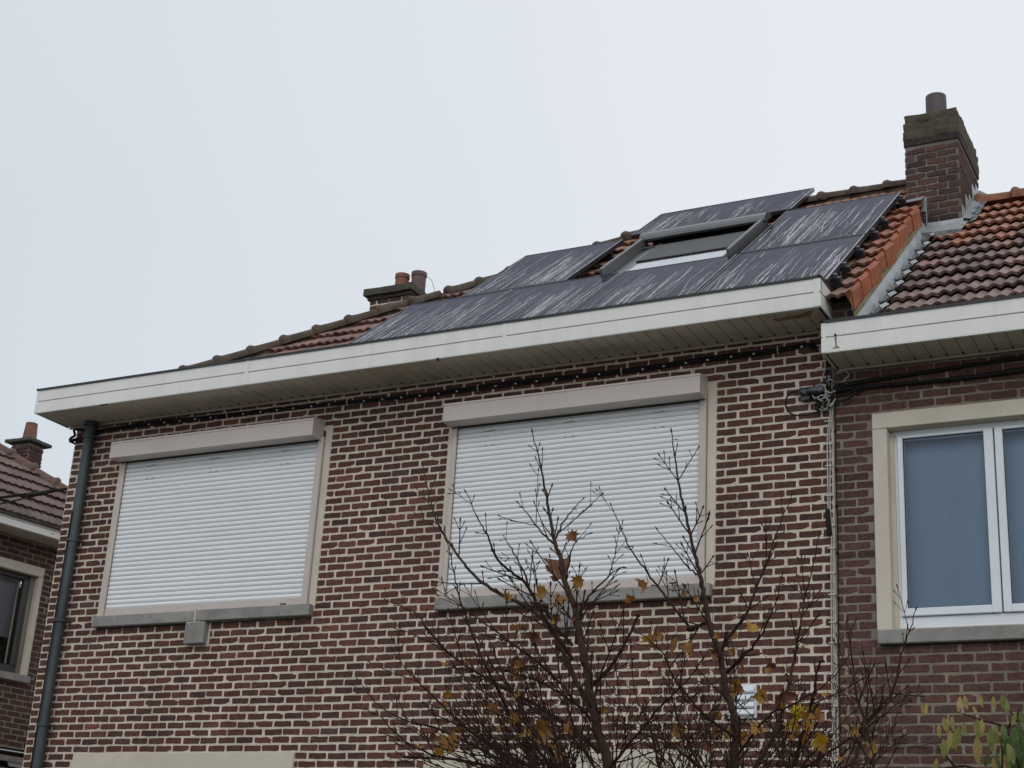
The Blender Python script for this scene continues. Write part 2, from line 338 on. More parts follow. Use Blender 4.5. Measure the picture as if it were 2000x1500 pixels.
# ------------------------------------------------------------------ brickwork
def brick(mb, x0, x1, z0, z1, mat, T, rnd, rough=.0026, proud=.003):
    """one brick face with a worn, uneven outline, standing a little proud of the mortar"""
    w = x1-x0; k = max(2, int(w/.035)); ol = []
    t0, t1 = rnd.uniform(-1, 1)*rough*.6, rnd.uniform(-1, 1)*rough*.6
    j = lambda q=1.: rnd.gauss(0, rough*.55)*q
    c = .003
    for i in range(k+1):
        x = x0+c+(w-2*c)*i/k; ol.append((x+j(.5), z0+j()+t0*(i/k-.5)))
    ol.append((x1+j(), z0+.3*(z1-z0))); ol.append((x1+j(), z0+.72*(z1-z0)))
    for i in range(k+1):
        x = x1-c-(w-2*c)*i/k; ol.append((x+j(.5), z1+j()+t1*(i/k-.5)))
    ol.append((x0+j(), z0+.7*(z1-z0))); ol.append((x0+j(), z0+.3*(z1-z0)))
    if rnd.random() < .12:                                            # a chipped corner filled by mortar
        q = rnd.choice((0, k, k+3)); a, b = ol[q]; cx, cz = (x0+x1)/2, (z0+z1)/2
        ol[q] = (a+(cx-a)*.12, b+(cz-b)*.45)
    n = len(ol); p = proud*rnd.uniform(.6, 1.4); cx, cz = (x0+x1)/2, (z0+z1)/2; e = .0022
    fr = [T(x+(e if x < cx else -e), -p, z+(e if z < cz else -e)) for x, z in ol]; bk = [T(x, .001, z) for x, z in ol]
    F = [tuple(range(n))]+[((i+1) % n, i, n+i, n+(i+1) % n) for i in range(n)]
    r = min(1, max(0, rnd.gauss(.48, .24)))
    mb.mesh(fr+bk, F, mat, r, False)
def bricks(mb, xa, xb, za, zb, holes, bed, ph, zj, xj, mat, T, rnd, jx=.0150, jz=.0148, rough=.0023, proud=.003, quoin=False, rot=None):
    """running bond over a rectangle minus the holes. zj = course height, xj = brick pitch, bed/ph = where the bond starts"""
    k0 = math.floor((za-bed)/zj); k1 = math.ceil((zb-bed)/zj)
    for k in range(k0, k1):
        z0 = bed+k*zj; z1 = z0+zj
        if z0 < za-.02 or z1 > zb+.02: continue
        off = ph+(xj/2 if (k % 2) == 0 else 0)
        spans = [(xa, xb)]
        for hx0, hx1, hz0, hz1 in holes:
            if min(z1, hz1)-max(z0, hz0) > zj*.35:
                ns = []
                for a, b in spans:
                    if hx1 <= a or hx0 >= b: ns.append((a, b)); continue
                    if hx0-a > .03: ns.append((a, hx0-.004))
                    if b-hx1 > .03: ns.append((hx1+.004, b))
                spans = ns
        for a, b in spans:
            m0 = math.floor((a-off)/xj)
            for m_ in range(m0, m0+2000):
                p = off+m_*xj; q = p+xj
                if p > b: break
                dx = rnd.gauss(0, .0035)
                s, e = max(p+jx/2+dx, a), min(q-jx/2+dx, b)
                if e-s < .028: continue
                dz = rnd.gauss(0, .0012)
                brick(mb, s, e, z0+jz/2+dz, z1-jz/2+dz, mat, T, rnd, rough, proud)
def panelface(mb, xa, xb, za, zb, holes, mat, T, depth=.12):
    """the mortar plane with its openings and their reveals"""
    xs = sorted({xa, xb, *[h[i] for h in holes for i in (0, 1) if xa < h[i] < xb]}); zs = sorted({za, zb, *[h[i] for h in holes for i in (2, 3) if za < h[i] < zb]})
    for i in range(len(xs)-1):
        for j in range(len(zs)-1):
            cx, cz = (xs[i]+xs[i+1])/2, (zs[j]+zs[j+1])/2
            if any(h[0] < cx < h[1] and h[2] < cz < h[3] for h in holes): continue
            mb.face([T(xs[i], 0, zs[j]), T(xs[i+1], 0, zs[j]), T(xs[i+1], 0, zs[j+1]), T(xs[i], 0, zs[j+1])], mat)
    for a, b, c, d in holes:
        d = min(d, zb); c = max(c, za); b = min(b, xb)
        for q in (((a, c), (a, d)), ((b, d), (b, c)), ((a, d), (b, d)), ((b, c), (a, c))):
            (x0, z0), (x1, z1) = q
            mb.face([T(x0, 0, z0), T(x1, 0, z1), T(x1, depth, z1), T(x0, depth, z0)], mat)
IDT = lambda x, y, z: (x, y, z)

# ------------------------------------------------------------------ roofs
TH = rad(38.1); CT, ST = math.cos(TH), math.sin(TH)
def mk_plane(o, u, run, th):
    """(u,s,n) on a roof slope -> point; o on the eaves, u along them, run = horizontal uphill direction"""
    o = Vector(o); u = Vector(u); s = Vector((run[0]*math.cos(th), run[1]*math.cos(th), math.sin(th))); n = Vector((-run[0]*math.sin(th), -run[1]*math.sin(th), math.cos(th)))
    return lambda a, b, c=0.: tuple(o+u*a+s*b+n*c)
def tiles(mb, P, u0, u1, s0, s1, sp, tw, mat, rnd, clamp=None, skip=None, nb=2, amp=.021, lift=.042, hang=.035, lo=0., seg=5):
    nr = int(math.ceil((s1-s0)/sp)); ns = nb*seg
    for r in range(nr):
        sb = s0+r*sp; st = min(sb+sp, s1)
        off = (r % 2)*0.0
        nt_ = int(math.ceil((u1-u0)/tw))
        for t in range(nt_):
            ua = u0+t*tw+off; ub = ua+tw*.985
            if clamp and not (clamp(ub, sb, True)): continue
            if skip and skip((ua+ub)/2, (sb+st)/2): continue
            V = []; dz = rnd.gauss(0, .0016); ds = rnd.gauss(0, .003); tilt = rnd.gauss(0, .0015)
            rows = ((sb-hang, 0.0, -.020), (sb-hang, 1.0, 0.), (sb-hang+.012, 1.0, .004), (sb+.5*(st-sb), .5, 0), (st, 0.0, 0))
            for (ss, lf, extra) in rows:
                for i in range(ns+1):
                    f = i/ns; w = (.5-.5*math.cos(2*math.pi*nb*f)); w = w**.75
                    if nb == 2 and f > .5: w *= .82
                    uu = ua+(ub-ua)*f; s_ = ss+ds-(.010*w if lf == 1. and ss < sb else 0)
                    h = amp*w+lift*((st-ss)/(sp))*.82+extra+dz+tilt*(f-.5)*2
                    if lf == 0.0 and ss < sb: h = amp*w+lift*.82+dz-.020*(1) ; s_ += .002
                    if clamp: uu = max(uu, clamp(uu, s_, False))
                    V.append(P(uu, s_, h+lo))
            n = ns+1
            F = [(r_*n+i, r_*n+i+1, (r_+1)*n+i+1, (r_+1)*n+i) for r_ in range(len(rows)-1) for i in range(ns)]
            F += [((r_)*n+ns, (r_)*n+ns, (r_+1)*n+ns) for r_ in ()]
            mb.mesh(V, F, mat, min(1, max(0, rnd.gauss(.5, .25))), True)
def ridge_line(mb, a, b, step, mat, rnd, r0=.075, drop=.045, n=9):
    """half round capping tiles with a thick collar, laid along a line"""
    a = Vector(a); b = Vector(b); d = (b-a); L = d.length; d.normalize(); side = d.cross(Vector((0, 0, 1))).normalized(); up = side.cross(d).normalized()
    k = int(L/step)
    for i in range(k+1):
        p = a+d*(i*step); q = p+d*(step*1.03); jit = Vector((0, 0, rnd.gauss(0, .004))); sj = side*rnd.gauss(0, .005); rr = rnd.uniform(.95, 1.06)
        V = []; prof = [(0., .98), (.008, 1.16), (.028, 1.30), (.050, 1.28), (.068, 1.12), (.085, 1.0), (step*.5, .93), (step*1.03, .88)]
        for (t, s_) in prof:
            for j in range(n):
                an = math.pi*(-.12+1.24*j/(n-1)); rad_ = r0*s_*rr
                V.append(p+d*t+jit+sj+side*(math.cos(an)*rad_*1.12)+up*(math.sin(an)*rad_)-up*drop)
        F = [(c*n+j, c*n+j+1, (c+1)*n+j+1, (c+1)*n+j) for c in range(len(prof)-1) for j in range(n-1)]
        F.append(tuple(range(n)))
        mb.mesh(V, F, mat, rnd.random(), True)

# ================================================================== MAIN HOUSE
rnd = random.Random(11)
XL, XR = -9.892, -2.838
main = thing('brick_house', 'red brown brick house with broad cream pointing, two closed white shutters and solar panels', 'house', (-6.4, 2.7, -CZ))
BED, PH, ZJ, XJ = 1.622, -9.626, .0615, .1765
W1 = (-9.31, -7.057, 2.515, 4.01); W2 = (-5.935, -3.700, 2.505, 4.01)
L1 = (-9.336, -7.103, -.15, 1.375); L2 = (-5.94, -3.72, -.15, 1.373)
holes = [W1, W2, L1, L2]
mb = MB()
panelface(mb, XL, XR, -CZ, 4.33, holes, 'mortar', IDT)
bricks(mb, XL+.002, XR-.012, -CZ, 4.33, holes, BED, PH, ZJ, XJ, 'brick', IDT, rnd)
# left flank, seen only from the side
TLf = lambda x, y, z: (XL+y, 5.4-x, z)
panelface(mb, 0, 5.4, -CZ, 4.33, [], 'mortar', TLf)
bricks(mb, .0, 5.39, 1.0, 4.3, [], BED, .03, ZJ, XJ, 'brick', TLf, rnd, rough=.001)
# end grain at the left corner: the bed joints stand out, bricks set back a hair
mb.box(XL+.01, XR, 5.38, 5.4, -CZ, 4.33, 'mortar')
# party wall stub standing above the lower gutter
mb.box(-2.778, -2.62, -.19, -.001, 4.03, 4.475, 'mortar_c')
mb.box(-2.785, -2.66, -.20, .0, 4.475, 4.50, 'zinc')
for k in range(8):
    for (a, b) in (((-2.775, -2.69), (-2.675, -2.625)) if k % 2 else ((-2.775, -2.625),)):
        brick(mb, a, b, 4.04+k*.0555, 4.04+k*.0555+.042, 'brick_c', lambda x, y, z: (x, y-.19, z), rnd)
mb.build('wall', main)

# window assemblies (shutter closed)
def shutter_window(x0, x1, s0, s1, zb, zt, boxx0, boxx1, sill, corbel, bz):
    wmb = MB()
    # cream jamb stones and head
    wmb.box(x0, s0-.036, -.004, .10, zb, bz[1]-.02, 'cream'); wmb.box(s1+.060, x1, -.004, .10, zb, bz[1]-.02, 'cream')
    wmb.box(s0-.036, s1+.060, -.004, .10, bz[1]-.06, bz[1]-.02, 'cream')
    win = wmb.build('window', main)
    f = MB()
    f.box(s0-.036, s0, -.03, .09, zb+.004, bz[0]+.03, 'pink', bev=.004); f.box(s1, s1+.056, -.03, .09, zb+.004, bz[0]+.03, 'pink', bev=.004)
    f.box(s0, s1, -.012, .09, zb+.004, zb+.072, 'pink', bev=.004)
    f.box(s1-.21, s1-.15, -.0145, -.011, zb+.022, zb+.032, 'gap')
    f.box(s1+.0565, s1+.0595, -.002, .05, zb, bz[0]+.02, 'gap')
    f.box(s0-.001, s0+.003, -.0135, -.011, zb+.07, bz[0]+.02, 'gap')
    f.build('frame', win)
    s = MB(); n = 33; zz0 = zb+.072; zz1 = bz[0]+.03; h = (zz1-zz0)/n
    prof = [(0, .0), (-.0035, .004), (-.0075, .012), (-.0095, .022), (-.0085, .034), (-.0045, .0445), (.001, .0485), (.0035, .0505)]
    k = h/.052
    V = []; 
    for i in range(n):
        pr = [(y, zz0+i*h+z*k) for y, z in prof]
        P = [(s0, y, z) for y, z in pr]+[(s1, y, z) for y, z in pr]; m_ = len(pr)
        s.mesh(P, [(j, m_+j, m_+j+1, j+1) for j in range(m_-1)], 'shutter', 0, True)
        if i < n-1: s.face([(s0, .0035, zz0+i*h+.0505*k), (s1, .0035, zz0+i*h+.0505*k), (s1, .0, zz0+(i+1)*h), (s0, .0, zz0+(i+1)*h)], 'groove')
    # hanger marks showing through near the top
    for fx in (.14, .48, .84):
        xx = s0+(s1-s0)*fx
        for dx, dz, w in ((-.04, -.10, .006), (.05, -.10, .006), (-.04, -.17, .02), (.02, -.17, .03), (-.05, -.055, .05), (.0, -.05, .045)):
            s.box(xx+dx, xx+dx+w, -.0115, -.0088, bz[0]+dz, bz[0]+dz+.005, 'groove')
    s.build('roller_shutter', win, sharp=60)
    b = MB(); d = .163
    b.prism([(0, bz[1]+.035), (-d, bz[1]), (-d, bz[1]-.145), (-.045, bz[0]), (0, bz[0])], boxx0, boxx1, 'pink')
    # end plates and top rim
    for xx in (boxx0-.003, boxx1):
        b.prism([(0, bz[1]+.036), (-d-.002, bz[1]+.001), (-d-.002, bz[1]-.146), (-.046, bz[0]-.002), (0, bz[0]-.002)], xx, xx+.003, 'pink')
    b.box(boxx0, boxx1, -d-.004, -d, bz[1]-.016, bz[1]+.001, 'pink')
    b.box(boxx0+.02, boxx1-.02, -.044, -.008, bz[0]-.006, bz[0]+.002, 'gap')
    b.build('shutter_box', win)
    b = MB(); a, e, z0, z1 = sill
    if corbel == 1:
        c = -8.195
        b.box(a, c-.002, -.062, .05, z0, z1, 'stone', bev=.006); b.box(c+.003, e, -.062, .05, z0+.004, z1+.004, 'stone', bev=.006)
        b.box(c-.006, c+.006, -.0645, .0, z0+.002, z1+.006, 'mortar')
    else: b.box(a, e, -.062, .05, z0, z1, 'stone', bev=.006)
    b.box(a+.01, e-.01, -.001, .03, z0-.012, z0, 'gap')
    b.build('sill', win)
    return win
shutter_window(-9.31, -7.057, -9.226, -7.178, 2.515, 4.0, -9.296, -7.145, (-9.308, -7.066, 2.425, 2.519), 1, (3.905, 4.055))
shutter_window(-5.935, -3.700, -5.850, -3.824, 2.505, 4.0, -5.905, -3.770, (-5.922, -3.712, 2.415, 2.508), 0, (3.880, 4.035))
for (a, b_, z0, z1) in ((-8.288, -8.085, 2.243, 2.424), (-4.955, -4.752, 2.235, 2.414)):
    q = MB(); q.box(a, b_, -.064, .03, z0, z1, 'stone', bev=.008)
    q.box(a-.012, b_+.02, -.0035, .0, z0-.012, z1, 'mortar')
    if z0 > 2.24: q.box(a+.01, b_-.04, -.0655, -.06, z1-.008, z1-.001, 'mortar')
    q.build('corbel', main)
# ground floor windows, only their heads show
for i, (a, b_, c, d) in enumerate((L1, L2)):
    q = MB(); q.box(a+.001, b_-.001, -.012, .10, d-.16, d, 'cream', bev=.003)
    w = q.build('window', main)
    g = MB(); g.box(a+.01, b_-.01, .05, .10, c, c+.07, 'upvc'); g.box(a+.01, b_-.01, .05, .10, d-.23, d-.163, 'upvc')
    for xx in (a+.01, (a+b_)/2-.04, b_-.09): g.box(xx, xx+.08, .048, .10, c+.07, d-.23, 'upvc')
    g.build('frame', w)
    g = MB(); g.face([(a, .08, c), (b_, .08, c), (b_, .08, d-.2), (a, .08, d-.2)], 'glass'); g.build('pane', w)
    g = MB(); g.face([(a, .14, c), (b_, .14, c), (b_, .14, d-.16), (a, .14, d-.16)], 'curtain'); g.build('curtain', w)
    g = MB(); g.box(a-.03, b_+.03, -.06, .05, c-.09, c-.002, 'stone', bev=.005); g.build('sill', w)
# front door between, below the picture
q = MB(); q.box(-6.95, -6.05, -.004, .05, -CZ, .55, 'darkwood', bev=.004)
dr = q.build('door', main); q = MB(); q.box(-6.88, -6.84, -.05, -.004, -.6, -.45, 'velux', bev=.01); q.build('handle', dr)

# gutter: fascia boards, soffit boards, rubber edge
def gutter(x0, x1, yf, zb, zt, joints, parent, ends, zg, dots=True, board=.1085, ph=0.):
    g = MB(); t = .012
    xs = [x0]+joints+[x1]
    for i in range(len(xs)-1):
        a = xs[i]+(.001 if i else 0); b = xs[i+1]-(.001 if i < len(xs)-2 else 0)
        g.box(a, b, yf, yf+t, zb, zg-.004, 'pvc', bev=.002); g.box(a, b, yf, yf+t, zg+.004, zt-.008, 'pvc', bev=.002)
        g.box(a, b, yf+.006, yf+t, zg-.004, zg+.004, 'groove')
    for xx in joints: g.box(xx-.018, xx+.018, yf-.003, yf, zb-.002, zt-.008, 'pvc')
    g.box(x0-.003, x0+.022, yf-.004, yf, zb-.002, zt-.008, 'pvc'); g.box(x1-.035, x1+.003, yf-.004, yf, zb-.002, zt-.008, 'pvc')
    g.box(x0, x1, yf-.001, yf+.02, zb-.006, zb-.001, 'pvc')
    for s_ in ends:
        xx, w = (x0, -.012) if s_ < 0 else (x1, .012)
        a, b = min(xx, xx+w), max(xx, xx+w)
        g.box(a, b, yf-.003, -.012, zb-.004, zg-.004, 'pvc', bev=.002); g.box(a, b, yf-.003, -.012, zg+.004, zt-.008, 'pvc', bev=.002)
        g.box(a+.003, b-.003, yf, -.012, zg-.004, zg+.004, 'gap')
    fas = g.build('gutter', parent)
    g = MB(); x = x0+.015+ph
    g.face([(x0, yf+.012, zb+.010), (x1, yf+.012, zb+.010), (x1, -.002, zb+.010), (x0, -.002, zb+.010)], 'gap')
    while x < x1-.02:
        b = min(x+board-.004, x1-.014)
        g.box(x, b, yf+.014, -.004, zb, zb+.008, 'soffit', bev=.0025)
        if dots: g.box(x-.010, x+.006, -.062, -.040, zb-.0015, zb+.001, 'gap')
        x += board
    g.box(x0+.012, x1-.012, -.020, -.003, zb-.016, zb-.003, 'soffit')
    g.build('soffit', fas)
    g = MB(); g.prism([(yf-.010, zt-.012), (yf-.010, zt+.006), (yf+.03, zt+.010), (yf+.03, zt-.10), (yf+.02, zt-.10), (yf+.02, zt-.008)], x0-.012, x1+.012, 'epdm')
    g.box(x0, x1, yf+.03, .02, zt-.12, zt-.10, 'epdm')
    for s_ in ends:
        xx = x0-.018 if s_ < 0 else x1-.004
        g.prism([(yf-.01, zt-.010), (yf-.01, zt+.008), (.0, zt+.022), (.0, zt-.010)], xx, xx+.022, 'epdm')
    g.build('gutter_lining', fas)
    return fas
gut = gutter(-9.985, -2.795, -.453, 4.310, 4.530, [-7.665, -5.244], main, (-1, 1), 4.414)
q = MB()   # rust marks under and on the white boards
q.mesh([(-3.17, -.33, 4.3085), (-2.93, -.36, 4.3085), (-2.85, -.41, 4.3085), (-2.90, -.30, 4.3085), (-3.0, -.285, 4.3085), (-3.15, -.28, 4.3085)], [(0, 1, 2, 3, 4, 5)], 'rust', 0, False)
q.build('rust_mark', main)
q = MB(); q.box(-5.83, -5.81, -.46, -.45, 4.285, 4.306, 'gap'); q.build('nail', gut)
q = MB(); q.box(-9.24, -9.15, -.452, -.43, 4.302, 4.3065, 'gap'); q.build('board_gap', gut)

# main roof
PM = mk_plane((0, 0, 4.635), (1, 0, 0), (0, 1), TH)          # a = world x, b = distance up the slope
SR = 2.72/CT                                                  # ridge
HX0, HS = -8.70, .80                                          # hip: y = -.06 + HS*(x-HX0)
RX0 = HX0+(2.72+.06)/HS
def hipx(s): return HX0+(s*CT+.06)/HS
roofm = MB()
cl = lambda u, s, test: (u > hipx(s)+.0) if test else hipx(s)
def under(x, s):      # nothing shows beneath the middle of the solar field: tiles there still exist, coarse
    return False
tiles(roofm, PM, -2.606-37*.172, -2.607, -.07-.3, SR, .3, .172, 'tile_main', rnd, clamp=cl, skip=lambda x, s: -5.06 < x < -3.84 and .95 < s < 2.5)
# boarding under the tiles
roofm.face([PM(-8.9, -.35, -.012), PM(-2.61, -.35, -.012), PM(-2.61, SR, -.012), PM(RX0, SR, -.012)], 'gap')
PB = mk_plane((0, 5.44, 4.635), (-1, 0, 0), (0, -1), TH)
roofm.face([PB(2.61, -.2, 0), PB(8.7, -.2, 0), PB(-RX0, SR, 0), PB(2.61, SR, 0)], 'tile_main', .5)
zr = 4.635+2.72*ST/CT
roofm.face([(-8.72, -.1, 4.56), (RX0, 2.72, zr-.01), (-8.72, 5.54, 4.56)], 'tile_main', .4)
roofm.box(XL, -8.6, .0, 5.4, 4.40, 4.44, 'epdm')
roof = roofm.build('roof', main)
q = MB()
hz = lambda x: 4.635+(-.06+HS*(x-HX0))*ST/CT
hy = lambda x: -.06+HS*(x-HX0)
xm = HX0-.245+.2257*8
ridge_line(q, (HX0-.245, hy(HX0-.245)-.0, hz(HX0-.245)+.130), (xm, hy(xm), hz(xm)+.108), .313, 'ridge', rnd, r0=.062)
ridge_line(q, (xm+.22, hy(xm+.22), hz(xm+.22)+.100), (RX0, 2.72, zr+.085), .313, 'ridge', rnd, r0=.062)
ridge_line(q, (RX0+.05, 2.72, zr+.082), (-3.9, 2.72, zr+.082), .31, 'ridge', rnd, r0=.066)
ridge_line(q, (-3.72, 2.72, zr+.098), (-2.72, 2.72, zr+.098), .31, 'ridge', rnd, r0=.060)
# bedding mortar under the caps
for (a, b) in (((HX0-.25, hy(HX0-.25), hz(HX0-.25)), (RX0, 2.72, zr)), ((RX0, 2.72, zr), (-2.7, 2.72, zr))):
    for o_ in (-.035, .035):
        q.face([(a[0], a[1]+o_, a[2]-.08), (b[0], b[1]+o_, b[2]-.08), (b[0], b[1]+o_, b[2]+.045), (a[0], a[1]+o_, a[2]+.075)], 'ridge')
q.build('ridge_tiles', roof)
# verge: stepped orange flanges, cement, zinc strip, lead soakers towards the lower roof
q = MB(); sp = .3
for k in range(-1, 9):
    sb = -.07+k*sp; st = sb+sp
    j = rnd.gauss(0, .004); r_ = rnd.random()
    if st > 2.62: break
    A = [PM(-2.64, sb-.045, .050), PM(-2.585+j, sb-.045, .050), PM(-2.585+j, st-.0, .020), PM(-2.64, st, .020)]
    B = [PM(-2.588+j, sb-.045, -.085), PM(-2.588+j, st, -.115)]
    q.mesh(A+B, [(0, 1, 2, 3), (1, 4, 5, 2), (0, 4, 1)], 'verge', r_, False)
    q.mesh([PM(-2.64, sb-.045, .050), PM(-2.60, sb-.052, .078), PM(-2.585+j, sb-.045, .050), PM(-2.60, st, .050), PM(-2.585+j, st, .02), PM(-2.64, st, .02)], [(0, 1, 3, 5), (1, 2, 4, 3), (0, 2, 1)], 'verge', r_, False)
q.build('verge_tiles', roof)
PN = mk_plane((0, 0, 4.335), (1, 0, 0), (0, 1), TH)
def ribbon(mb, P, a, b, s0, s1, n0, n1, mat, k=1):
    mb.face([P(a, s0, n0), P(b, s0, n1), P(b, s1, n1), P(a, s1, n0)], mat)
q = MB()
q.box(-2.63, -2.600, -.20, .02, 4.20, 4.44, 'cement', bev=.01)
ribbon(q, PN, -2.600, -2.585, -.30, 2.55, .03, .16, 'cement')
q.face([PN(-2.602, -.26, .25), PN(-2.602, -.26, -.05), PN(-2.602, 2.5, -.05), PN(-2.602, 2.5, .25)], 'cement')
q.build('cement_fillet', roof)

# skylight: grey casing, side rails, awning mesh half drawn over bright glazing
PV = mk_plane((0, 0, 4.8), (1, 0, 0), (0, 1), TH)             # plane of the solar glass
def pbox(mb, P, a0, a1, s0, s1, n0, n1, mat, bev=0.): mb.box(a0, a1, s0, s1, n0, n1, mat, T=lambda a, b, c: P(a, b, c), bev=bev)
q = MB()
for (a0, a1) in ((-5.035, -5.005), (-3.91, -3.88)):
    pbox(q, PV, a0, a1, .98, 2.16, -.16, .066, 'velux', bev=.008)
pbox(q, PV, -5.0, -3.915, .98, 1.005, -.16, -.02, 'velux'); pbox(q, PV, -5.0, -3.915, 2.26, 2.30, -.16, .02, 'gap')
pbox(q, PV, -5.16, -3.78, .90, 2.45, -.170, -.155, 'flash')
q.face([PV(-5.0, 1.0, -.15), PV(-3.915, 1.0, -.15), PV(-3.915, 2.28, -.15), PV(-5.0, 2.28, -.15)], 'gap')  # near-black back and head piece: shadow under the casing put into the colour
sky = q.build('skylight', main)
q = MB(); prof = [(2.08, .028), (2.07, .05), (2.085, .072), (2.12, .090), (2.18, .094), (2.24, .082), (2.28, .055), (2.29, .028)]
q.prism(prof, -5.045, -3.87, 'velux', T=lambda a, b, c: PV(a, b, c))
for xx in (-5.05, -3.87): q.prism([(b, c) for b, c in prof], xx, xx+.005, 'flash', T=lambda a, b, c: PV(a, b, c))
q.build('awning_box', sky)
q = MB()
for (a0, a1, n1) in ((-4.995, -4.93, -.03), (-4.925, -4.87, -.018), (-4.865, -4.835, -.010), (-3.985, -3.965, -.010), (-3.96, -3.92, -.03)): pbox(q, PV, a0, a1, 1.01, 2.06, -.14, n1, 'velux', bev=.003)
pbox(q, PV, -4.99, -3.92, 1.955, 2.0, -.14, -.006, 'flash', bev=.003)
q.build('sash', sky)
q = MB(); q.face([PV(-4.835, 1.005, -.012), PV(-3.985, 1.005, -.012), PV(-3.985, 1.955, -.012), PV(-4.835, 1.955, -.012)], 'glass'); q.build('pane', sky)
q = MB(); q.face([PV(-4.835, 1.005, -.022), PV(-3.985, 1.005, -.022), PV(-3.985, 1.5, -.022), PV(-4.835, 1.5, -.022)], 'blind'); q.face([PV(-4.835, 1.5, -.06), PV(-3.985, 1.5, -.06), PV(-3.985, 1.955, -.06), PV(-4.835, 1.955, -.06)], 'room'); q.build('blind', sky)
q = MB(); ribbon(q, PV, -4.85, -3.98, 1.39, 1.96, -.005, -.005, 'screen'); pbox(q, PV, -4.85, -3.98, 1.38, 1.395, -.008, .002, 'flash')
q.build('awning_screen', sky)

# rear twin-pot chimney of the main house, standing on the left flank behind the hip
def stack(parent, name, x0, x1, y0, y1, z0, z1, T=IDT, mat='brick_c', mo='mortar_c', zj=.0615, xj=.1765, rough=.0035, ph=0., proud=.004, jz=.012, jx=.012):
    q = MB()
    q.box(x0, x1, y0, y1, z0, z1, mo, T=T)
    w, d = x1-x0, y1-y0
    bricks(q, x0, x1, z0, z1, [], z0, ph, zj, xj, mat, lambda x, y, z: T(x, y0+y, z), rnd, jx, jz, rough, proud)
    bricks(q, 0, d, z0, z1, [], z0, ph+.09, zj, xj, mat, lambda x, y, z: T(x1-y, y0+x, z), rnd, jx, jz, rough, proud)
    bricks(q, 0, d, z0, z1, [], z0, ph+.09, zj, xj, mat, lambda x, y, z: T(x0+y, y1-x, z), rnd, jx, jz, rough, proud)
    return q
ch = stack(main, 'chimney', -9.53, -8.99, 4.0, 4.42, 4.4, 7.165, mat='brick_c', mo='mortar').build('chimney', main)
q = MB(); rough_box(q, -9.60, -8.93, 3.93, 4.49, 7.215, 7.30, 'capstone', .006, .04, 6., 1, .012); q.box(-9.56, -8.96, 3.97, 4.45, 7.165, 7.215, 'brick_c', bev=.006); q.build('chimney_cap', ch)
q = MB(); q.cyl((-9.24, 4.2), .088, .080, 7.29, 7.545, 'terracotta', wall=.015, lip=.05); q.build('chimney_pot', ch)
q = MB(); q.cyl((-9.02, 4.22), .086, .086, 7.29, 7.545, 'potgrey', wall=.015, lip=.05); q.tube(smooth([(-9.1, 4.17, 7.47), (-8.93, 4.2, 7.48), (-8.86, 4.25, 7.44), (-8.83, 4.3, 7.3)]), .003, 'cable', 4)
q.build('chimney_pot', ch)

# downpipe
q = MB()
q.tube([(-9.655, -.075, -CZ), (-9.655, -.075, 1.62)], .049, 'zincpipe', 18); q.tube([(-9.655, -.075, 1.60), (-9.655, -.075, 3.15)], .044, 'zincpipe', 18); q.tube([(-9.655, -.075, 3.13), (-9.655, -.075, 4.31)], .048, 'zincpipe', 18)
q.tube([(-9.655, -.075, 4.27), (-9.655, -.075, 4.312)], .066, 'zincpipe', 18)
q.tube([(-9.672, -.128, .0), (-9.668, -.128, 3.42), (-9.66, -.122, 3.46)], .0065, 'cable', 6)
dp = q.build('downpipe', main)
for zz in (4.165, 3.205, 2.49, 1.60, .2):
    q = MB(); q.tube([(-9.655, -.075, zz-.012), (-9.655, -.075, zz+.012)], .060, 'zincpipe', 18); q.box(-9.61, -9.59, -.09, 0, zz-.008, zz+.008, 'zincpipe'); q.build('pipe_clamp', dp)

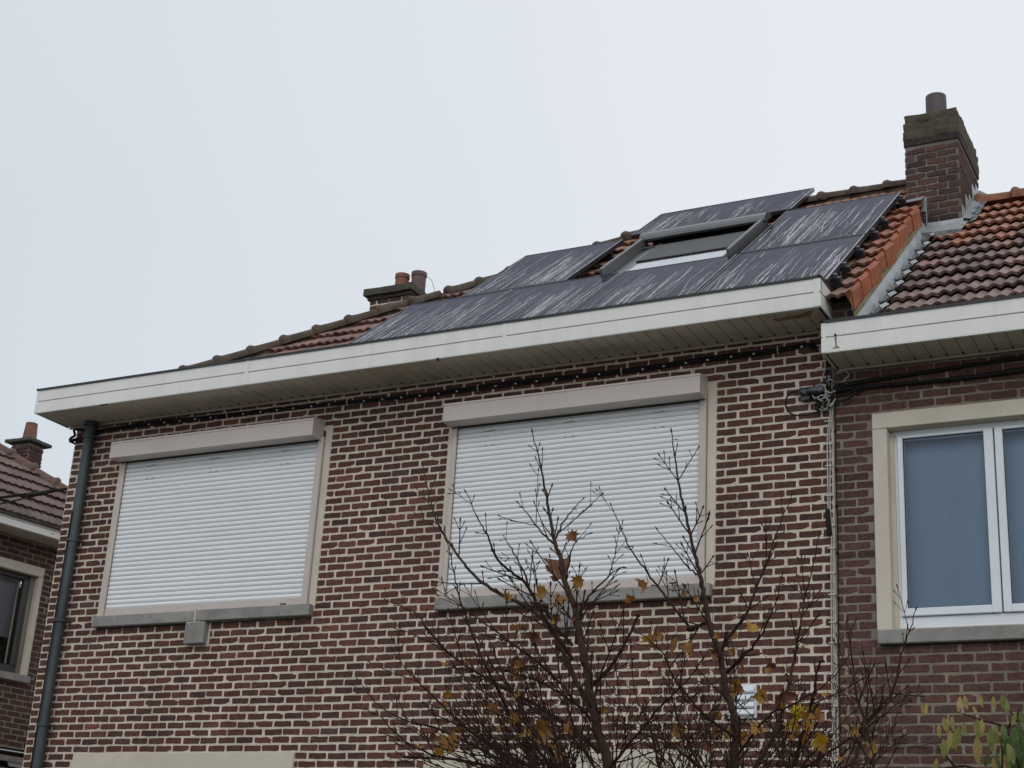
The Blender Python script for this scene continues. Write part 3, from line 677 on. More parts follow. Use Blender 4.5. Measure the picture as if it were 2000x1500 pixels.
# ================================================================== SOLAR PANELS
def solar_panel(label, a0, a1, s0, s1, seed, dens=1.):
    r = random.Random(seed); cx, cs = (a0+a1)/2, (s0+s1)/2
    t = thing('solar_panel', label, 'solar panel', PV(cx, s0, 0), 'solar panels on the front slope')
    q = MB(); fw = .012; th = .035
    for (x0, x1, y0, y1) in ((a0, a0+fw, s0, s1), (a1-fw, a1, s0, s1), (a0+fw, a1-fw, s0, s0+fw), (a0+fw, a1-fw, s1-fw, s1)):
        pbox(q, PV, x0, x1, y0, y1, -th, .0015, 'pframe')
    pbox(q, PV, a1-.0115, a1-.0005, s0+.004, s1-.004, .0015, .0025, 'pedge'); pbox(q, PV, a0+.0005, a0+.006, s0+.004, s1-.004, .0015, .0025, 'pedge')
    pbox(q, PV, a0+.002, a1-.002, s0+.001, s0+.007, .0015, .0025, 'pedge')  # pale strips carry the painted edge highlight
    q.build('frame', t)
    q = MB(); q.face([PV(a0+fw, s0+fw, -.001), PV(a1-fw, s0+fw, -.001), PV(a1-fw, s1-fw, -.001), PV(a0+fw, s1-fw, -.001)], 'solar')
    pbox(q, PV, a0+.015, a1-.015, s0+.015, s1-.015, -.03, -.02, 'pframe')
    g = q.build('glass', t)
    # chalky run marks: thin meandering smears lying on the glass
    q = MB(); L = s1-s0; Wd = a1-a0; nst = int(92*Wd*dens)
    cent = [(r.uniform(a0, a1), r.uniform(.03, .12)) for _ in range(6)]
    for i in range(nst):
        if r.random() < .6: c, w = r.choice(cent); x = r.gauss(c, w)
        else: x = r.uniform(a0+.03, a1-.03)
        if not (a0+.02 < x < a1-.02): continue
        s = s0+L*(r.betavariate(2.0, 1.6))*.97; ln = L*r.uniform(.14, .85); e = max(s0+.02, s-ln)
        if r.random() < .25: e = s0+.015
        wd = r.uniform(.0013, .0033)*(1.6 if r.random() < .15 else 1); br = r.random()**1.2; vx = r.gauss(0, .012)
        pts = []; ss = s
        while ss > e:
            pts.append((x, ss)); st = r.uniform(.018, .04); ss -= st
            if r.random() < .16: vx = r.gauss(0, .07)
            x += vx*st+r.gauss(0, .0007)
            x = min(max(x, a0+.016), a1-.016)
        n = len(pts)
        if n < 3: continue
        V = []
        for j, (xx, ss) in enumerate(pts):
            w = wd*min(1, (j+.6)/3, (n-j+.2)/3)*r.uniform(.7, 1.3); V += [PV(xx-w, ss, .0006), PV(xx+w, ss, .0006)]
        q.mesh(V, [(2*j, 2*j+1, 2*j+3, 2*j+2) for j in range(n-1)], 'streak', br, False)
    for i in range(int(5*dens)):          # broader faint veils
        c, w = r.choice(cent); x = r.gauss(c, w); w = r.uniform(.008, .02); s = s0+L*r.uniform(.3, .9); e = max(s0+.02, s-L*r.uniform(.2, .5))
        if not (a0+.05 < x < a1-.05): continue
        k = 6; V = []
        for j in range(k+1):
            f = j/k; ww = w*(math.sin(math.pi*(.1+.85*f))); V += [PV(x-ww, s+(e-s)*f, .0003), PV(x+ww, s+(e-s)*f, .0003)]
        q.mesh(V, [(2*j, 2*j+1, 2*j+3, 2*j+2) for j in range(k)], 'streak', -.25, False)
    q.build('run_marks', g)['kind'] = 'stuff'
    # rails and clamps under the panel
    for f in (.22, .78):
        q = MB(); s = s0+L*f; pbox(q, PV, a0+.0, a1+.0, s-.02, s+.02, -.085, -.036, 'pframe'); q.build('rail', t)
    return t
SP = [
 ('portrait solar panel at the left end of the bottom row, beside bare tiles', -6.90, -5.880, -.36, 1.012, 1, 1.0),
 ('bottom row solar panel second from the left, below the upper left panel', -5.862, -4.848, -.36, 1.012, 2, 1.1),
 ('bottom row solar panel directly below the skylight', -4.830, -3.830, -.36, 1.012, 3, .9),
 ('solar panel at the right end of the bottom row, above the gutter corner', -3.810, -2.785, -.36, 1.012, 4, .9),
 ('upper row solar panel left of the skylight', -6.405, -5.385, 1.035, 2.53, 5, 1.0),
 ('upper row solar panel right of the skylight, nearest the brick chimney', -3.810, -2.785, 1.037, 2.60, 6, 1.0),
 ('landscape solar panel above the skylight, highest on the roof', -5.355, -3.79, 2.68, 3.60, 8, .8)]
for a in SP: solar_panel(*a)
# rail ends and clamps poking out right of the last column belong to the end panels
ends = [o for o in C.objects if o.name.startswith('solar_panel')]
for t, ss in ((ends[3], (.62, .12, -.2)), (ends[5], (2.45, 1.62, 1.2))):
    for s in ss:
        q = MB(); pbox(q, PV, -2.785, -2.725, s-.035, s+.02, -.10, -.03, 'pframe'); pbox(q, PV, -2.783, -2.755, s-.0, s+.03, -.03, -.006, 'velux'); q.build('clamp', t)

# ================================================================== RIGHT NEIGHBOUR
rnd = random.Random(23)
nb = thing('brick_house', 'adjoining house of duller brown brick with grey mortar, white framed window and bare tiled roof', 'house', (.5, 2.7, -CZ))
NR = 3.4
W3 = (-2.563, .62, 2.125, 3.642)
mbn = MB()
panelface(mbn, XR, NR, -CZ, 4.06, [W3], 'mortar_n', IDT, depth=.2)
# narrow pier of short bricks between the seam and the window, then the wider bond
bricks(mbn, XR+.012, W3[0]-.004, 2.04, 3.66, [], 1.78, -2.78, .0605, .1835, 'brick_n', IDT, rnd, .011, .013)
bricks(mbn, W3[1]+.004, NR, 2.04, 3.66, [], 1.78, -2.223, .0605, .1835, 'brick_n', IDT, rnd, .011, .013)
bricks(mbn, XR+.012, NR, 3.655, 4.06, [], 3.655, -2.223, .0637, .1835, 'brick_n', IDT, rnd, .011, .012, rough=.0022)
bricks(mbn, XR+.012, NR, -CZ, 2.04, [], 1.78, -2.223, .0637, .1835, 'brick_n', IDT, rnd, .015, .0145)
mbn.box(NR-.02, NR, .02, 5.4, -CZ, 4.06, 'mortar_n'); mbn.box(XR, NR, 5.38, 5.4, -CZ, 4.06, 'mortar_n')
mbn.build('wall', nb)
q = MB()
xc = -2.463
q.box(W3[0], W3[1], -.012, .12, 3.53, 3.642, 'cream', bev=.003)
q.box(W3[0], xc, -.012, .12, 2.136, 3.527, 'cream', bev=.003); q.box(W3[1]-.10, W3[1], -.012, .12, 2.136, 3.527, 'cream', bev=.003)
win = q.build('window', nb)
q = MB(); y0, y1 = .085, .15
q.box(xc, xc+.028, .07, .16, 2.15, 3.52, 'cream')
q.box(xc+.018, W3[1]-.10, y0, y1, 3.49, 3.53, 'upvc', bev=.004); q.box(xc+.018, W3[1]-.10, y0, y1, 2.155, 2.235, 'upvc', bev=.004)
q.box(xc+.018, xc+.05, y0, y1, 2.235, 3.49, 'upvc', bev=.004)
q.box(xc+.018, W3[1]-.10, y0-.012, y0+.02, 2.140, 2.160, 'cream')
q.build('frame', win)
gl = []
px0 = xc+.05
edges = [(-2.413, -1.775), (-1.765, -1.10), (-1.09, -.42), (-.41, .515)]
for (a, b) in edges:
    q = MB(); w = .052; yy = y0-.022
    aa, bb = a, b
    q.box(aa, aa+.036 if a < -2 else aa+w, yy, y1-.01, 2.238, 3.488, 'upvc', bev=.004); q.box(bb-.062, bb, yy, y1-.01, 2.238, 3.488, 'upvc', bev=.004)
    l = aa+(.036 if a < -2 else w)
    q.box(l, bb-.062, yy, y1-.01, 3.468, 3.488, 'upvc', bev=.004); q.box(l, bb-.062, yy, y1-.01, 2.238, 2.290, 'upvc', bev=.004)
    for (x0_, x1_, z0_, z1_) in ((l-.0, l+.004, 2.29, 3.468), (bb-.066, bb-.062, 2.29, 3.468), (l, bb-.062, 3.464, 3.468), (l, bb-.062, 2.29, 2.294)):
        q.box(x0_, x1_, yy+.012, yy+.02, z0_, z1_, 'gap')
    q.build('sash', win)
    q = MB(); q.face([(l, yy+.018, 2.29), (bb-.062, yy+.018, 2.29), (bb-.062, yy+.018, 3.468), (l, yy+.018, 3.468)], 'glass'); q.build('pane', win)
q = MB(); V = []; n = 260
for i in range(n+1):
    x = -2.45+3.0*i/n; 
    for j, z in enumerate((2.2, 2.6, 3.0, 3.5)): V.append((x, .185+.010*noise.noise(Vector((x*7, z*.4, 0)))+.008*noise.noise(Vector((x*23, z*.5, 3))), z))
q.mesh(V, [(4*i+j, 4*i+4+j, 4*i+5+j, 4*i+j+1) for i in range(n) for j in range(3)], 'curtain', 0, True)
q.build('curtain', win)
q = MB(); q.box(W3[0]+.01, W3[1]+.02, -.052, .10, 2.038, 2.130, 'stone', bev=.006); q.box(W3[0]+.02, W3[1], -.001, .03, 2.028, 2.038, 'gap'); q.build('sill', win)

gutn = gutter(-2.800, NR, -.354, 4.000, 4.228, [.9], nb, (-1,), 4.110, ph=.0)
q = MB(); q.mesh([(-2.722, -.3556, 4.122), (-2.714, -.3556, 4.108), (-2.70, -.3556, 4.112), (-2.712, -.3556, 4.132)], [(0, 1, 2, 3)], 'gap')
q.mesh([(-2.719, -.3552, 4.11), (-2.712, -.3552, 4.035), (-2.74, -.3552, 4.018), (-2.68, -.3552, 4.018), (-2.703, -.3552, 4.04), (-2.705, -.3552, 4.11)], [(0, 1, 2, 3, 4, 5)], 'rust'); q.build('rust_mark', nb)

q = MB()
tiles(q, PN, -2.475, NR+.05, -.22, SR, .3105, .172, 'tile_n', rnd, clamp=None, skip=lambda x, s: (s > 2.72 and x < -2.30), amp=.024, lift=.052)
q.face([PN(-2.60, -.4, -.012), PN(NR, -.4, -.012), PN(NR, SR, -.012), PN(-2.60, SR, -.012)], 'gap')
zn = 4.335+2.72*ST/CT
PNB = mk_plane((0, 5.44, 4.335), (-1, 0, 0), (0, -1), TH)
q.face([PNB(2.60, -.2, 0), PNB(-NR, -.2, 0), PNB(-NR, SR, 0), PNB(2.60, SR, 0)], 'tile_n', .5)
rn = q.build('roof', nb)
q = MB(); ridge_line(q, (-2.28, 2.72, zn+.095), (NR, 2.72, zn+.095), .31, 'ridge_o', rnd, r0=.075); q.build('ridge_tiles', rn)
# zinc strip, lead soakers
q = MB()
ribbon(q, PN, -2.598, -2.548, -.30, 2.62, .125, .035, 'zinc'); ribbon(q, PN, -2.548, -2.505, -.30, 2.62, .035, .026, 'zinc')
for k in range(10):
    s = -.22+k*.3105
    if s > 2.3: break
    q.mesh([PN(-2.562, s+.14, .068), PN(-2.556, s-.06, .056), PN(-2.530, s-.04, .050), PN(-2.545, s+.12, .056)], [(0, 1, 2, 3)], 'lead', 0, False)
    q.mesh([PN(-2.552, s-.07, .048), PN(-2.485, s-.10, .066), PN(-2.485, s+.16, .050), PN(-2.55, s+.10, .045)], [(0, 1, 2, 3)], 'lead', 0, False)
    # bright turned-up lead tongue at the end of each tile course
    V = []
    for a in range(3):
        for b in range(4):
            uu = -2.500+.022*a; ss = s-.085+.075*b; V.append(PN(uu, ss, .052+(.020 if a == 1 else 0)+.036*(1-b/3)))
    q.mesh(V, [(a*4+b, a*4+b+1, a*4+b+5, a*4+b+4) for a in range(2) for b in range(3)], 'zinc', 0, True)
q.build('flashing', rn)
# tall chimney on the party line
cxa, cxb, cya, cyb = -2.748, -2.290, 2.10, 2.92
q = stack(nb, 'chimney', cxa, cxb, cya, cyb, 5.6, 6.86, ph=-2.748, zj=.0615, xj=.1765, mat='brick_c', mo='mortar_c', rough=.0045, proud=.006, jz=.013)
q.box(cxa-.012, cxb+.012, cya-.012, cyb+.012, 6.86, 6.93, 'brick_c', bev=.006)
ch = q.build('chimney', nb)
q = MB()
for k, (z0, z1, e) in enumerate(((6.925, 7.012, .020), (7.008, 7.092, .014), (7.088, 7.175, .004))):
    rough_box(q, cxa-e, cxb+e, cya-e, cyb+e, z0, z1, 'moss', .011, .03, 8., k*3.1, .022)
q.build('chimney_crown', ch)
q = MB(); q.cyl((-2.53, 2.42), .093, .091, 7.15, 7.50, 'potdark', wall=.014, n=28); q.cyl((-2.40, 2.52), .03, .03, 7.12, 7.22, 'zinc', n=10); q.build('chimney_pot', ch)
q = MB()
# front apron, left upstand over the verge, right stepped lead
q.box(cxa+.165, cxb+.012, cya-.016, cya-.007, 5.93, 6.085, 'zinc'); 
q.mesh([PN(-2.60, 2.36, .09), PN(-2.24, 2.36, .075), PN(-2.24, 2.74, .06), PN(-2.60, 2.74, .06)], [(0, 1, 2, 3)], 'zinc', 0, False)
q.mesh([PN(-2.60, 2.36, .09), PN(-2.24, 2.36, .075), PN(-2.24, 2.345, .035), PN(-2.60, 2.345, .05)], [(0, 1, 2, 3)], 'lead', 0, False)
q.box(cxa-.004, cxa+.165, cya-.016, cya-.007, 6.20, 6.335, 'zinc')
q.mesh([PM(-2.80, 2.52, .06), PM(-2.59, 2.52, .07), PM(-2.59, 2.70, .06), PM(-2.80, 2.70, .05)], [(0, 1, 2, 3)], 'zinc', 0, False)
q.face([(cxa+.160, cya-.012, 6.335), (cxa+.168, cya-.012, 6.335), (cxa+.168, cya-.012, 5.98), (cxa+.160, cya-.012, 5.98)], 'zinc')
xx = cxb+.008
for k in range(5):
    y = cya-.01+k*.165; z = 4.335+(y)*ST/CT
    q.box(cxb+.006, cxb+.010, y, y+.172, z+.0, z+.24+.05*(k % 2), 'zinc'); 
    q.mesh([(cxb+.01, y, z+.11), (cxb+.075, y-.02, z+.085), (cxb+.085, y+.15, z+.20), (cxb+.01, y+.165, z+.26)], [(0, 1, 2, 3)], 'lead', 0, False)
    q.mesh([(cxb+.06, y-.03, z+.05), (cxb+.12, y-.01, z+.075), (cxb+.12, y+.11, z+.17), (cxb+.06, y+.13, z+.19)], [(0, 1, 2, 3)], 'lead', 0, False)
q.build('flashing', ch)

# ================================================================== LEFT HOUSE (set back, facade turned towards the street side)
rnd = random.Random(31)
PHI = rad(81.059); U = Vector((math.cos(PHI), math.sin(PHI), 0)); Nn = Vector((math.sin(PHI), -math.cos(PHI), 0))
D0 = Nn.dot(Vector((-12.717, 12.735, 0)))
def TL(x, y, z):    # x along the facade, y into the house
    p = U*x+Nn*(D0-y); return (p.x, p.y-10, z)
lh = thing('brick_house', 'dark brick house at the left edge with hipped tile roof and wide white fascia', 'house', TL(9, 3, -CZ))
ua, ub = 8.25, 11.95; W4 = (8.6, 10.575, 2.585, 3.80); G4 = (8.6, 10.9, -.5, 1.80)
q = MB(); panelface(q, ua, ub, -CZ, 4.09, [W4, G4], 'mortar_l', TL, .15)
bricks(q, ua, ub, .6, 4.08, [W4, G4], 2.50, .05, .062, .18, 'brick_l', TL, rnd, .012, .012, rough=.002)
q.face([TL(ub, 0, -CZ), TL(ub, 6.4, -CZ), TL(ub, 6.4, 4.09), TL(ub, 0, 4.09)], 'mortar_l')
q.face([TL(ua, 0, -CZ), TL(ua, 6.4, -CZ), TL(ua, 6.4, 4.09), TL(ua, 0, 4.09)], 'mortar_l'); q.face([TL(ua-.09, -.25, 4.08), TL(ua-.09, 6.6, 4.08), TL(ua-.09, 6.6, 4.262), TL(ua-.09, -.25, 4.262)], 'mortar_l'); q.face([TL(ua-.09, -.25, 4.08), TL(ua-.09, 6.6, 4.08), TL(ua, 6.6, 4.08), TL(ua, -.25, 4.08)], 'mortar_l')
q.build('wall', lh)
q = MB()
q.box(W4[0], W4[1], -.012, .1, 3.695, 3.80, 'cream', T=TL, bev=.004); q.box(10.515, W4[1], -.012, .1, 2.587, 3.692, 'cream', T=TL, bev=.004)
w = q.build('window', lh)
q = MB(); q.box(10.455, 10.513, .05, .12, 2.59, 3.69, 'greywood', T=TL); q.box(8.6, 10.455, .06, .12, 3.64, 3.69, 'darkwood', T=TL); q.box(8.6, 10.455, .06, .12, 2.59, 2.68, 'darkwood', T=TL)
q.box(10.385, 10.455, .05, .12, 2.68, 3.64, 'darkwood', T=TL, bev=.006); q.box(10.32, 10.34, .085, .10, 2.69, 3.60, 'greywood', T=TL); q.box(9.5, 9.6, .06, .12, 2.68, 3.64, 'darkwood', T=TL)
q.build('frame', w)
q = MB(); q.face([TL(8.6, .09, 2.68), TL(10.385, .09, 2.68), TL(10.385, .09, 3.64), TL(8.6, .09, 3.64)], 'glass'); q.build('pane', w)
q = MB(); q.face([TL(8.6, .16, 3.03), TL(10.4, .16, 2.98), TL(10.4, .16, 3.66), TL(8.6, .16, 3.66)], 'curtain_l'); q.face([TL(8.6, .30, 2.6), TL(10.5, .30, 2.6), TL(10.5, .30, 3.7), TL(8.6, .30, 3.7)], 'room'); q.build('curtain', w)
q = MB(); q.box(8.5, 10.60, -.05, .09, 2.505, 2.583, 'stone', T=TL, bev=.005); q.build('sill', w)
# ground floor window with roller housing and pale panel
q = MB(); q.box(8.6, 10.9, -.02, .1, 1.66, 1.715, 'greywood', T=TL); q.box(8.6, 10.9, .02, .12, 1.745, 1.80, 'gap', T=TL); q.box(8.6, 10.9, -.01, .02, 1.765, 1.775, 'upvc', T=TL)
w = q.build('window', lh)
q = MB(); q.box(8.6, 10.9, -.02, .1, 1.48, 1.585, 'greenplastic', T=TL); q.box(8.6, 10.9, .05, .1, -.5, 1.48, 'darkwood', T=TL)
q.mesh([TL(10.50, .0, 1.66), TL(10.9, .0, 1.66), TL(10.9, .0, 1.61), TL(10.54, .0, 1.61)], [(0, 1, 2, 3)], 'greenplastic', 0, False)
q.box(8.6, 10.9, .1, .12, 1.58, 1.66, 'gap', T=TL)
q.build('frame', w)
# eaves
q = MB(); ou = ub+.305
q.box(ua-.1, ou, -.305, -.293, 4.085, 4.158, 'pvc', T=TL, bev=.002); q.box(ua-.1, ou, -.305, -.293, 4.165, 4.243, 'pvc', T=TL, bev=.002); q.box(ua, ou, -.300, -.295, 4.155, 4.168, 'groove', T=TL)
q.box(ua, ou, -.293, 0, 4.078, 4.086, 'soffit', T=TL); q.box(ua, ou+.01, -.315, -.29, 4.236, 4.256, 'epdm', T=TL)
q.box(ou-.012, ou, -.29, 6.7, 4.085, 4.243, 'pvc', T=TL); q.box(ub, ou-.012, .0, 6.7, 4.078, 4.086, 'soffit', T=TL)
for (x, z) in ((10.38, 4.205), (10.37, 4.12)): q.box(x, x+.02, -.308, -.304, z, z+.018, 'groove', T=TL)
q.build('gutter', lh)
T36 = rad(36.5)
e0 = Vector(TL(0, -.255, 4.255))
PLH = mk_plane(e0, tuple(U), tuple(-Nn), T36)
HU = 12.16; half = 3.4; SRL = half/math.cos(T36)
q = MB(); uh = lambda s: HU-s*math.cos(T36)
# mirror u so that the hip clamp (a lower bound) works on this end too
PLm = lambda a, b, c=0.: PLH(-a, b, c)
tiles(q, PLm, -HU-.05, -8.15, -.06, SRL, .30, .30, 'tile_l', rnd, clamp=lambda u, s, test: (u > -uh(s)) if test else -uh(s), nb=3, amp=.016, lift=.036, seg=4)
q.face([PLH(ua, -.1, -.01), PLH(HU, -.1, -.01), PLH(uh(SRL), SRL, -.01), PLH(ua, SRL, -.01)], 'gap')
top = PLH(uh(SRL), SRL, 0); c1 = PLH(HU, 0, -.01); c2 = Vector(c1)-Nn*(2*half)
q.face([c1, tuple(c2), top], 'tile_l', .4); q.face([tuple(c2), tuple(c2-U*4), tuple(Vector(top)-U*.6), top], 'tile_l', .4); q.face([tuple(Vector(PLH(8.15, 0, -.01))), tuple(c2-U*4), tuple(Vector(top)-U*.6)], 'mortar_l', .4)
rl = q.build('roof', lh)
q = MB(); hb = Vector(PLH(HU, 0, .05)); ridge_line(q, tuple(hb), tuple(Vector(top)+Vector((0, 0, .05))), .33, 'ridge_l', rnd, r0=.08)
ridge_line(q, tuple(Vector(top)-U*.5+Vector((0, 0, .085))), tuple(Vector(top)+Vector((0, 0, .085))), .33, 'ridge_l', rnd, r0=.08); q.build('ridge_tiles', rl)

# free chimney behind that hip
rc = thing('brick_chimney', 'rough narrow brick chimney with flat dark cap and single orange pot behind the left roof', 'chimney', (-17.6, 7.2, -CZ))
q = stack(rc, 's', -18.15, -17.78, 7.0, 7.30, 4.0, 7.17, mat='brick_c', mo='mortar_c', rough=.006, proud=.022, jz=.010, ph=.03)
q.box(-18.15, -17.78, 7.0, 7.30, -CZ, 4.0, 'brick_c'); q.build('stack', rc)
q = MB(); rough_box(q, -18.24, -17.69, 6.91, 7.40, 7.195, 7.245, 'capstone', .006, .04, 6., 2, .012); q.box(-18.17, -17.76, 6.98, 7.33, 7.17, 7.195, 'brick_c'); q.build('chimney_cap', rc)
q = MB(); q.cyl((-17.96, 7.15), .115, .092, 7.24, 7.56, 'terracotta', wall=.012, n=24); q.build('chimney_pot', rc)

# ================================================================== CABLES AND FITTINGS
rnd = random.Random(5)
q = MB()
base = [(-9.66, -.014, 4.235), (-9.45, -.02, 4.25), (-9.0, -.02, 4.252), (-8.31, -.02, 4.241), (-7.58, -.02, 4.232), (-6.83, -.02, 4.218), (-6.1, -.02, 4.198), (-5.4, -.02, 4.202), (-4.74, -.02, 4.194), (-4.31, -.02, 4.188), (-3.98, -.02, 4.196), (-3.7, -.02, 4.200), (-3.31, -.02, 4.202), (-3.02, -.02, 4.212), (-2.93, -.02, 4.17)]
for k, (r_, dz, dy) in enumerate(((.007, .010, 0), (.0095, -.003, -.004), (.006, -.016, .003))):
    P = smooth([(x+rnd.uniform(-.05, .05), y+dy, z+dz+rnd.gauss(0, .004)) for x, y, z in base], 6)
    q.tube(P, r_, 'cable', 7)
# loop round the corner
q.tube(smooth([(-9.6, -.03, 4.21), (-9.78, -.04, 4.19), (-9.9, -.05, 4.17), (-9.925, -.03, 4.20), (-9.93, .02, 4.245), (-9.90, -.03, 4.28), (-9.82, -.03, 4.265), (-9.66, -.02, 4.25)]), .012, 'cable', 7)
q.tube(smooth([(-9.925, .3, 4.17), (-9.92, .0, 4.165), (-9.9, -.04, 4.165), (-9.7, -.03, 4.165)]), .010, 'cable', 6)
fc = q.build('facade_cable', loc=(-9.0, 0, 4.2)); tag(fc, 'black cable bundle clipped along the cream pointed wall just under the soffit', 'cable')
x = -9.02; k = 0
def zc(x):
    for i in range(len(base)-1):
        a, b = base[i], base[i+1]
        if a[0] <= x <= b[0]: return a[2]+(b[2]-a[2])*(x-a[0])/(b[0]-a[0])
    return 4.2
while x < -3.0:
    z = zc(x); q = MB()
    if k % 7 == 5:
        q.tube([(x, -.004, z+.028), (x+.004, -.034, z+.018), (x+.004, -.034, z-.018), (x, -.004, z-.028)], .004, 'clip', 5)
    else: q.box(x-.008, x+.008, -.037, -.026, z-.019, z-.006, 'clip', bev=.003)
    q.build('clip', fc)
    x += .176+rnd.uniform(-.008, .008); k += 1
# neighbour's cables
q = MB()
for z0, pts in ((0, [(-2.86, 3.80), (-2.787, 3.86), (-2.6, 3.882), (-2.214, 3.898), (-1.87, 3.912), (-1.2, 3.93), (0, 3.93), (2, 3.92), (3.3, 3.92)]), (1, [(-2.86, 3.79), (-2.787, 3.835), (-2.57, 3.838), (-2.217, 3.831), (-1.87, 3.827), (-1.3, 3.84), (0, 3.85), (2, 3.84), (3.3, 3.84)])):
    q.tube(smooth([(x, -.018-.004*rnd.random(), z) for x, z in pts]), .011 if z0 == 0 else .013, 'cable', 7)
    q.tube(smooth([(x, -.022, z+.012+rnd.gauss(0, .003)) for x, z in pts]), .007, 'cable', 6)
tag(q.build('facade_cable', loc=(-2.8, 0, 3.85)), 'pair of black cables along the dull brick wall above the white framed window', 'cable')
# junction box and its tangle
jb = thing('junction_box', 'small grey plastic junction box in a tangle of black and grey cables near the seam', 'junction box', (-2.98, 0, 3.84))
q = MB()
q.tube([(-3.065, -.055, 3.842), (-3.05, -.055, 3.843), (-2.90, -.055, 3.842), (-2.885, -.055, 3.842)], [.014, .027, .025, .014], 'foil', 12)
q.box(-3.068, -2.90, -.055, -.004, 3.845, 3.88, 'foil', bev=.008); q.box(-3.055, -2.99, -.05, -.02, 3.785, 3.82, 'foil', bev=.004)
q.build('box', jb)
q = MB()
q.tube(smooth([(-3.06, -.05, 3.855), (-3.14, -.05, 3.84), (-3.165, -.045, 3.76), (-3.12, -.045, 3.69), (-3.02, -.045, 3.672), (-2.93, -.04, 3.69), (-2.88, -.04, 3.74)]), .006, 'cable', 6)
q.tube(smooth([(-2.93, -.02, 4.17), (-2.90, -.02, 4.13), (-2.885, -.02, 4.03), (-2.90, -.02, 3.96), (-2.905, -.03, 3.90), (-2.87, -.04, 3.86)]), .0045, 'cableg', 6)
for (a, b, c) in ((-2.872, 4.2, 3.86), (-2.845, 4.05, 3.85)): q.tube(smooth([(a, -.02, b), (a+.004, -.02, (b+c)/2), (a-.004, -.03, c)]), .006, 'cable', 6)
for i in range(20):
    cx, cz = -2.885+rnd.uniform(-.05, .05), 3.81+rnd.uniform(-.06, .06); rx, rz = rnd.uniform(.02, .06), rnd.uniform(.025, .07); a0 = rnd.uniform(0, 6.3); P = []
    for j in range(7):
        a = a0+j*.75; P.append((cx+rx*math.cos(a), -.03-.03*rnd.random(), cz+rz*math.sin(a)))
    q.tube(smooth(P, 5), rnd.choice((.004, .005, .0065)), rnd.choice(('cable', 'cable', 'cable', 'cableg', 'cableg')), 6)
q.tube(smooth([(-2.86, -.04, 3.80), (-2.80, -.05, 3.785), (-2.72, -.04, 3.80), (-2.64, -.03, 3.835)]), .010, 'cable', 6); q.tube(smooth([(-2.86, -.04, 3.77), (-2.80, -.05, 3.745), (-2.72, -.04, 3.76), (-2.66, -.03, 3.80), (-2.6, -.02, 3.84)]), .007, 'cable', 6)
q.tube(smooth([(-2.80, -.02, 3.97), (-2.74, -.02, 3.98), (-2.715, -.02, 3.94), (-2.75, -.02, 3.91), (-2.73, -.02, 3.88), (-2.64, -.02, 3.885)]), .005, 'cableg', 6)
q.box(-2.84, -2.825, -.05, -.03, 3.83, 3.845, 'clip', bev=.003)
q.box(-2.905, -2.89, -.06, -.045, 3.70, 3.725, 'rust', bev=.003)
q.box(-2.95, -2.92, -.05, -.02, 3.70, 3.78, 'cable', bev=.005)
q.build('cable_tangle', jb)
# vertical light cables down the seam
q = MB(); P = [(-2.83, 3.80), (-2.85, 3.66), (-2.869, 3.52), (-2.872, 3.40), (-2.872, 3.15), (-2.872, 2.97), (-2.862, 2.86), (-2.852, 2.76), (-2.858, 2.6), (-2.861, 2.2), (-2.864, 1.8), (-2.862, 1.5), (-2.868, 1.2), (-2.868, .3), (-2.868, -1.3)]
q.tube(smooth([(x-.006, -.014, z) for x, z in P]), .0055, 'cableg', 6); q.tube(smooth([(x+.008+rnd.gauss(0, .002), -.014, z) for x, z in P]), .0050, 'cableg', 6)
vc = q.build('facade_cable', loc=(-2.86, 0, 1.2)); tag(vc, 'pair of thin pale grey cables running down the seam between the two walls', 'cable')
z = 3.62
while z > -1.2:
    xx = -2.868 if z > 2.95 else -2.860
    q = MB(); q.box(xx-.026, xx+.026, -.022, -.006, z-.004, z+.004, 'clip', bev=.002); z -= rnd.uniform(.13, .22); q.build('clip', vc)
q = MB(); q.tube([(-2.884, -.022, 2.985), (-2.880, -.022, 2.97), (-2.868, -.022, 2.81), (-2.866, -.022, 2.79)], [.008, .017, .017, .008], 'cable', 10); q.build('cable_sleeve', vc)
q = MB(); q.tube(smooth([(-2.822+rnd.gauss(0, .0015), -.008, 3.78-.3*i) for i in range(18)], 3), .0045, 'cable', 5)
for i in range(11): z = 3.53-.29*i+rnd.gauss(0, .04); q.tube([(-2.822, -.008, z-.012), (-2.82, -.010, z), (-2.822, -.008, z+.012)], [.004, .011, .004], 'cable', 6)
tag(q.build('facade_cable', loc=(-2.822, 0, 1.2)), 'thin black wire with small knots in the joint between the two houses', 'wire')
# white louvred vent, half hidden by twigs
q = MB(); q.box(-3.585, -3.385, -.03, 0, 1.575, 1.80, 'upvc', bev=.006)
v_ = thing('wall_vent', 'white plastic wall vent with curved louvres behind the maple twigs', 'vent', (-3.48, 0, 1.57))
q.build('frame', v_)
for k in range(4):
    q = MB(); z = 1.592+k*.05; P = [(-.030, z+.046), (-.044, z+.040), (-.056, z+.026), (-.060, z+.010), (-.056, z+.002), (-.030, z)]
    q.prism(P, -3.578, -3.392, 'upvc'); q.build('louvre', v_)

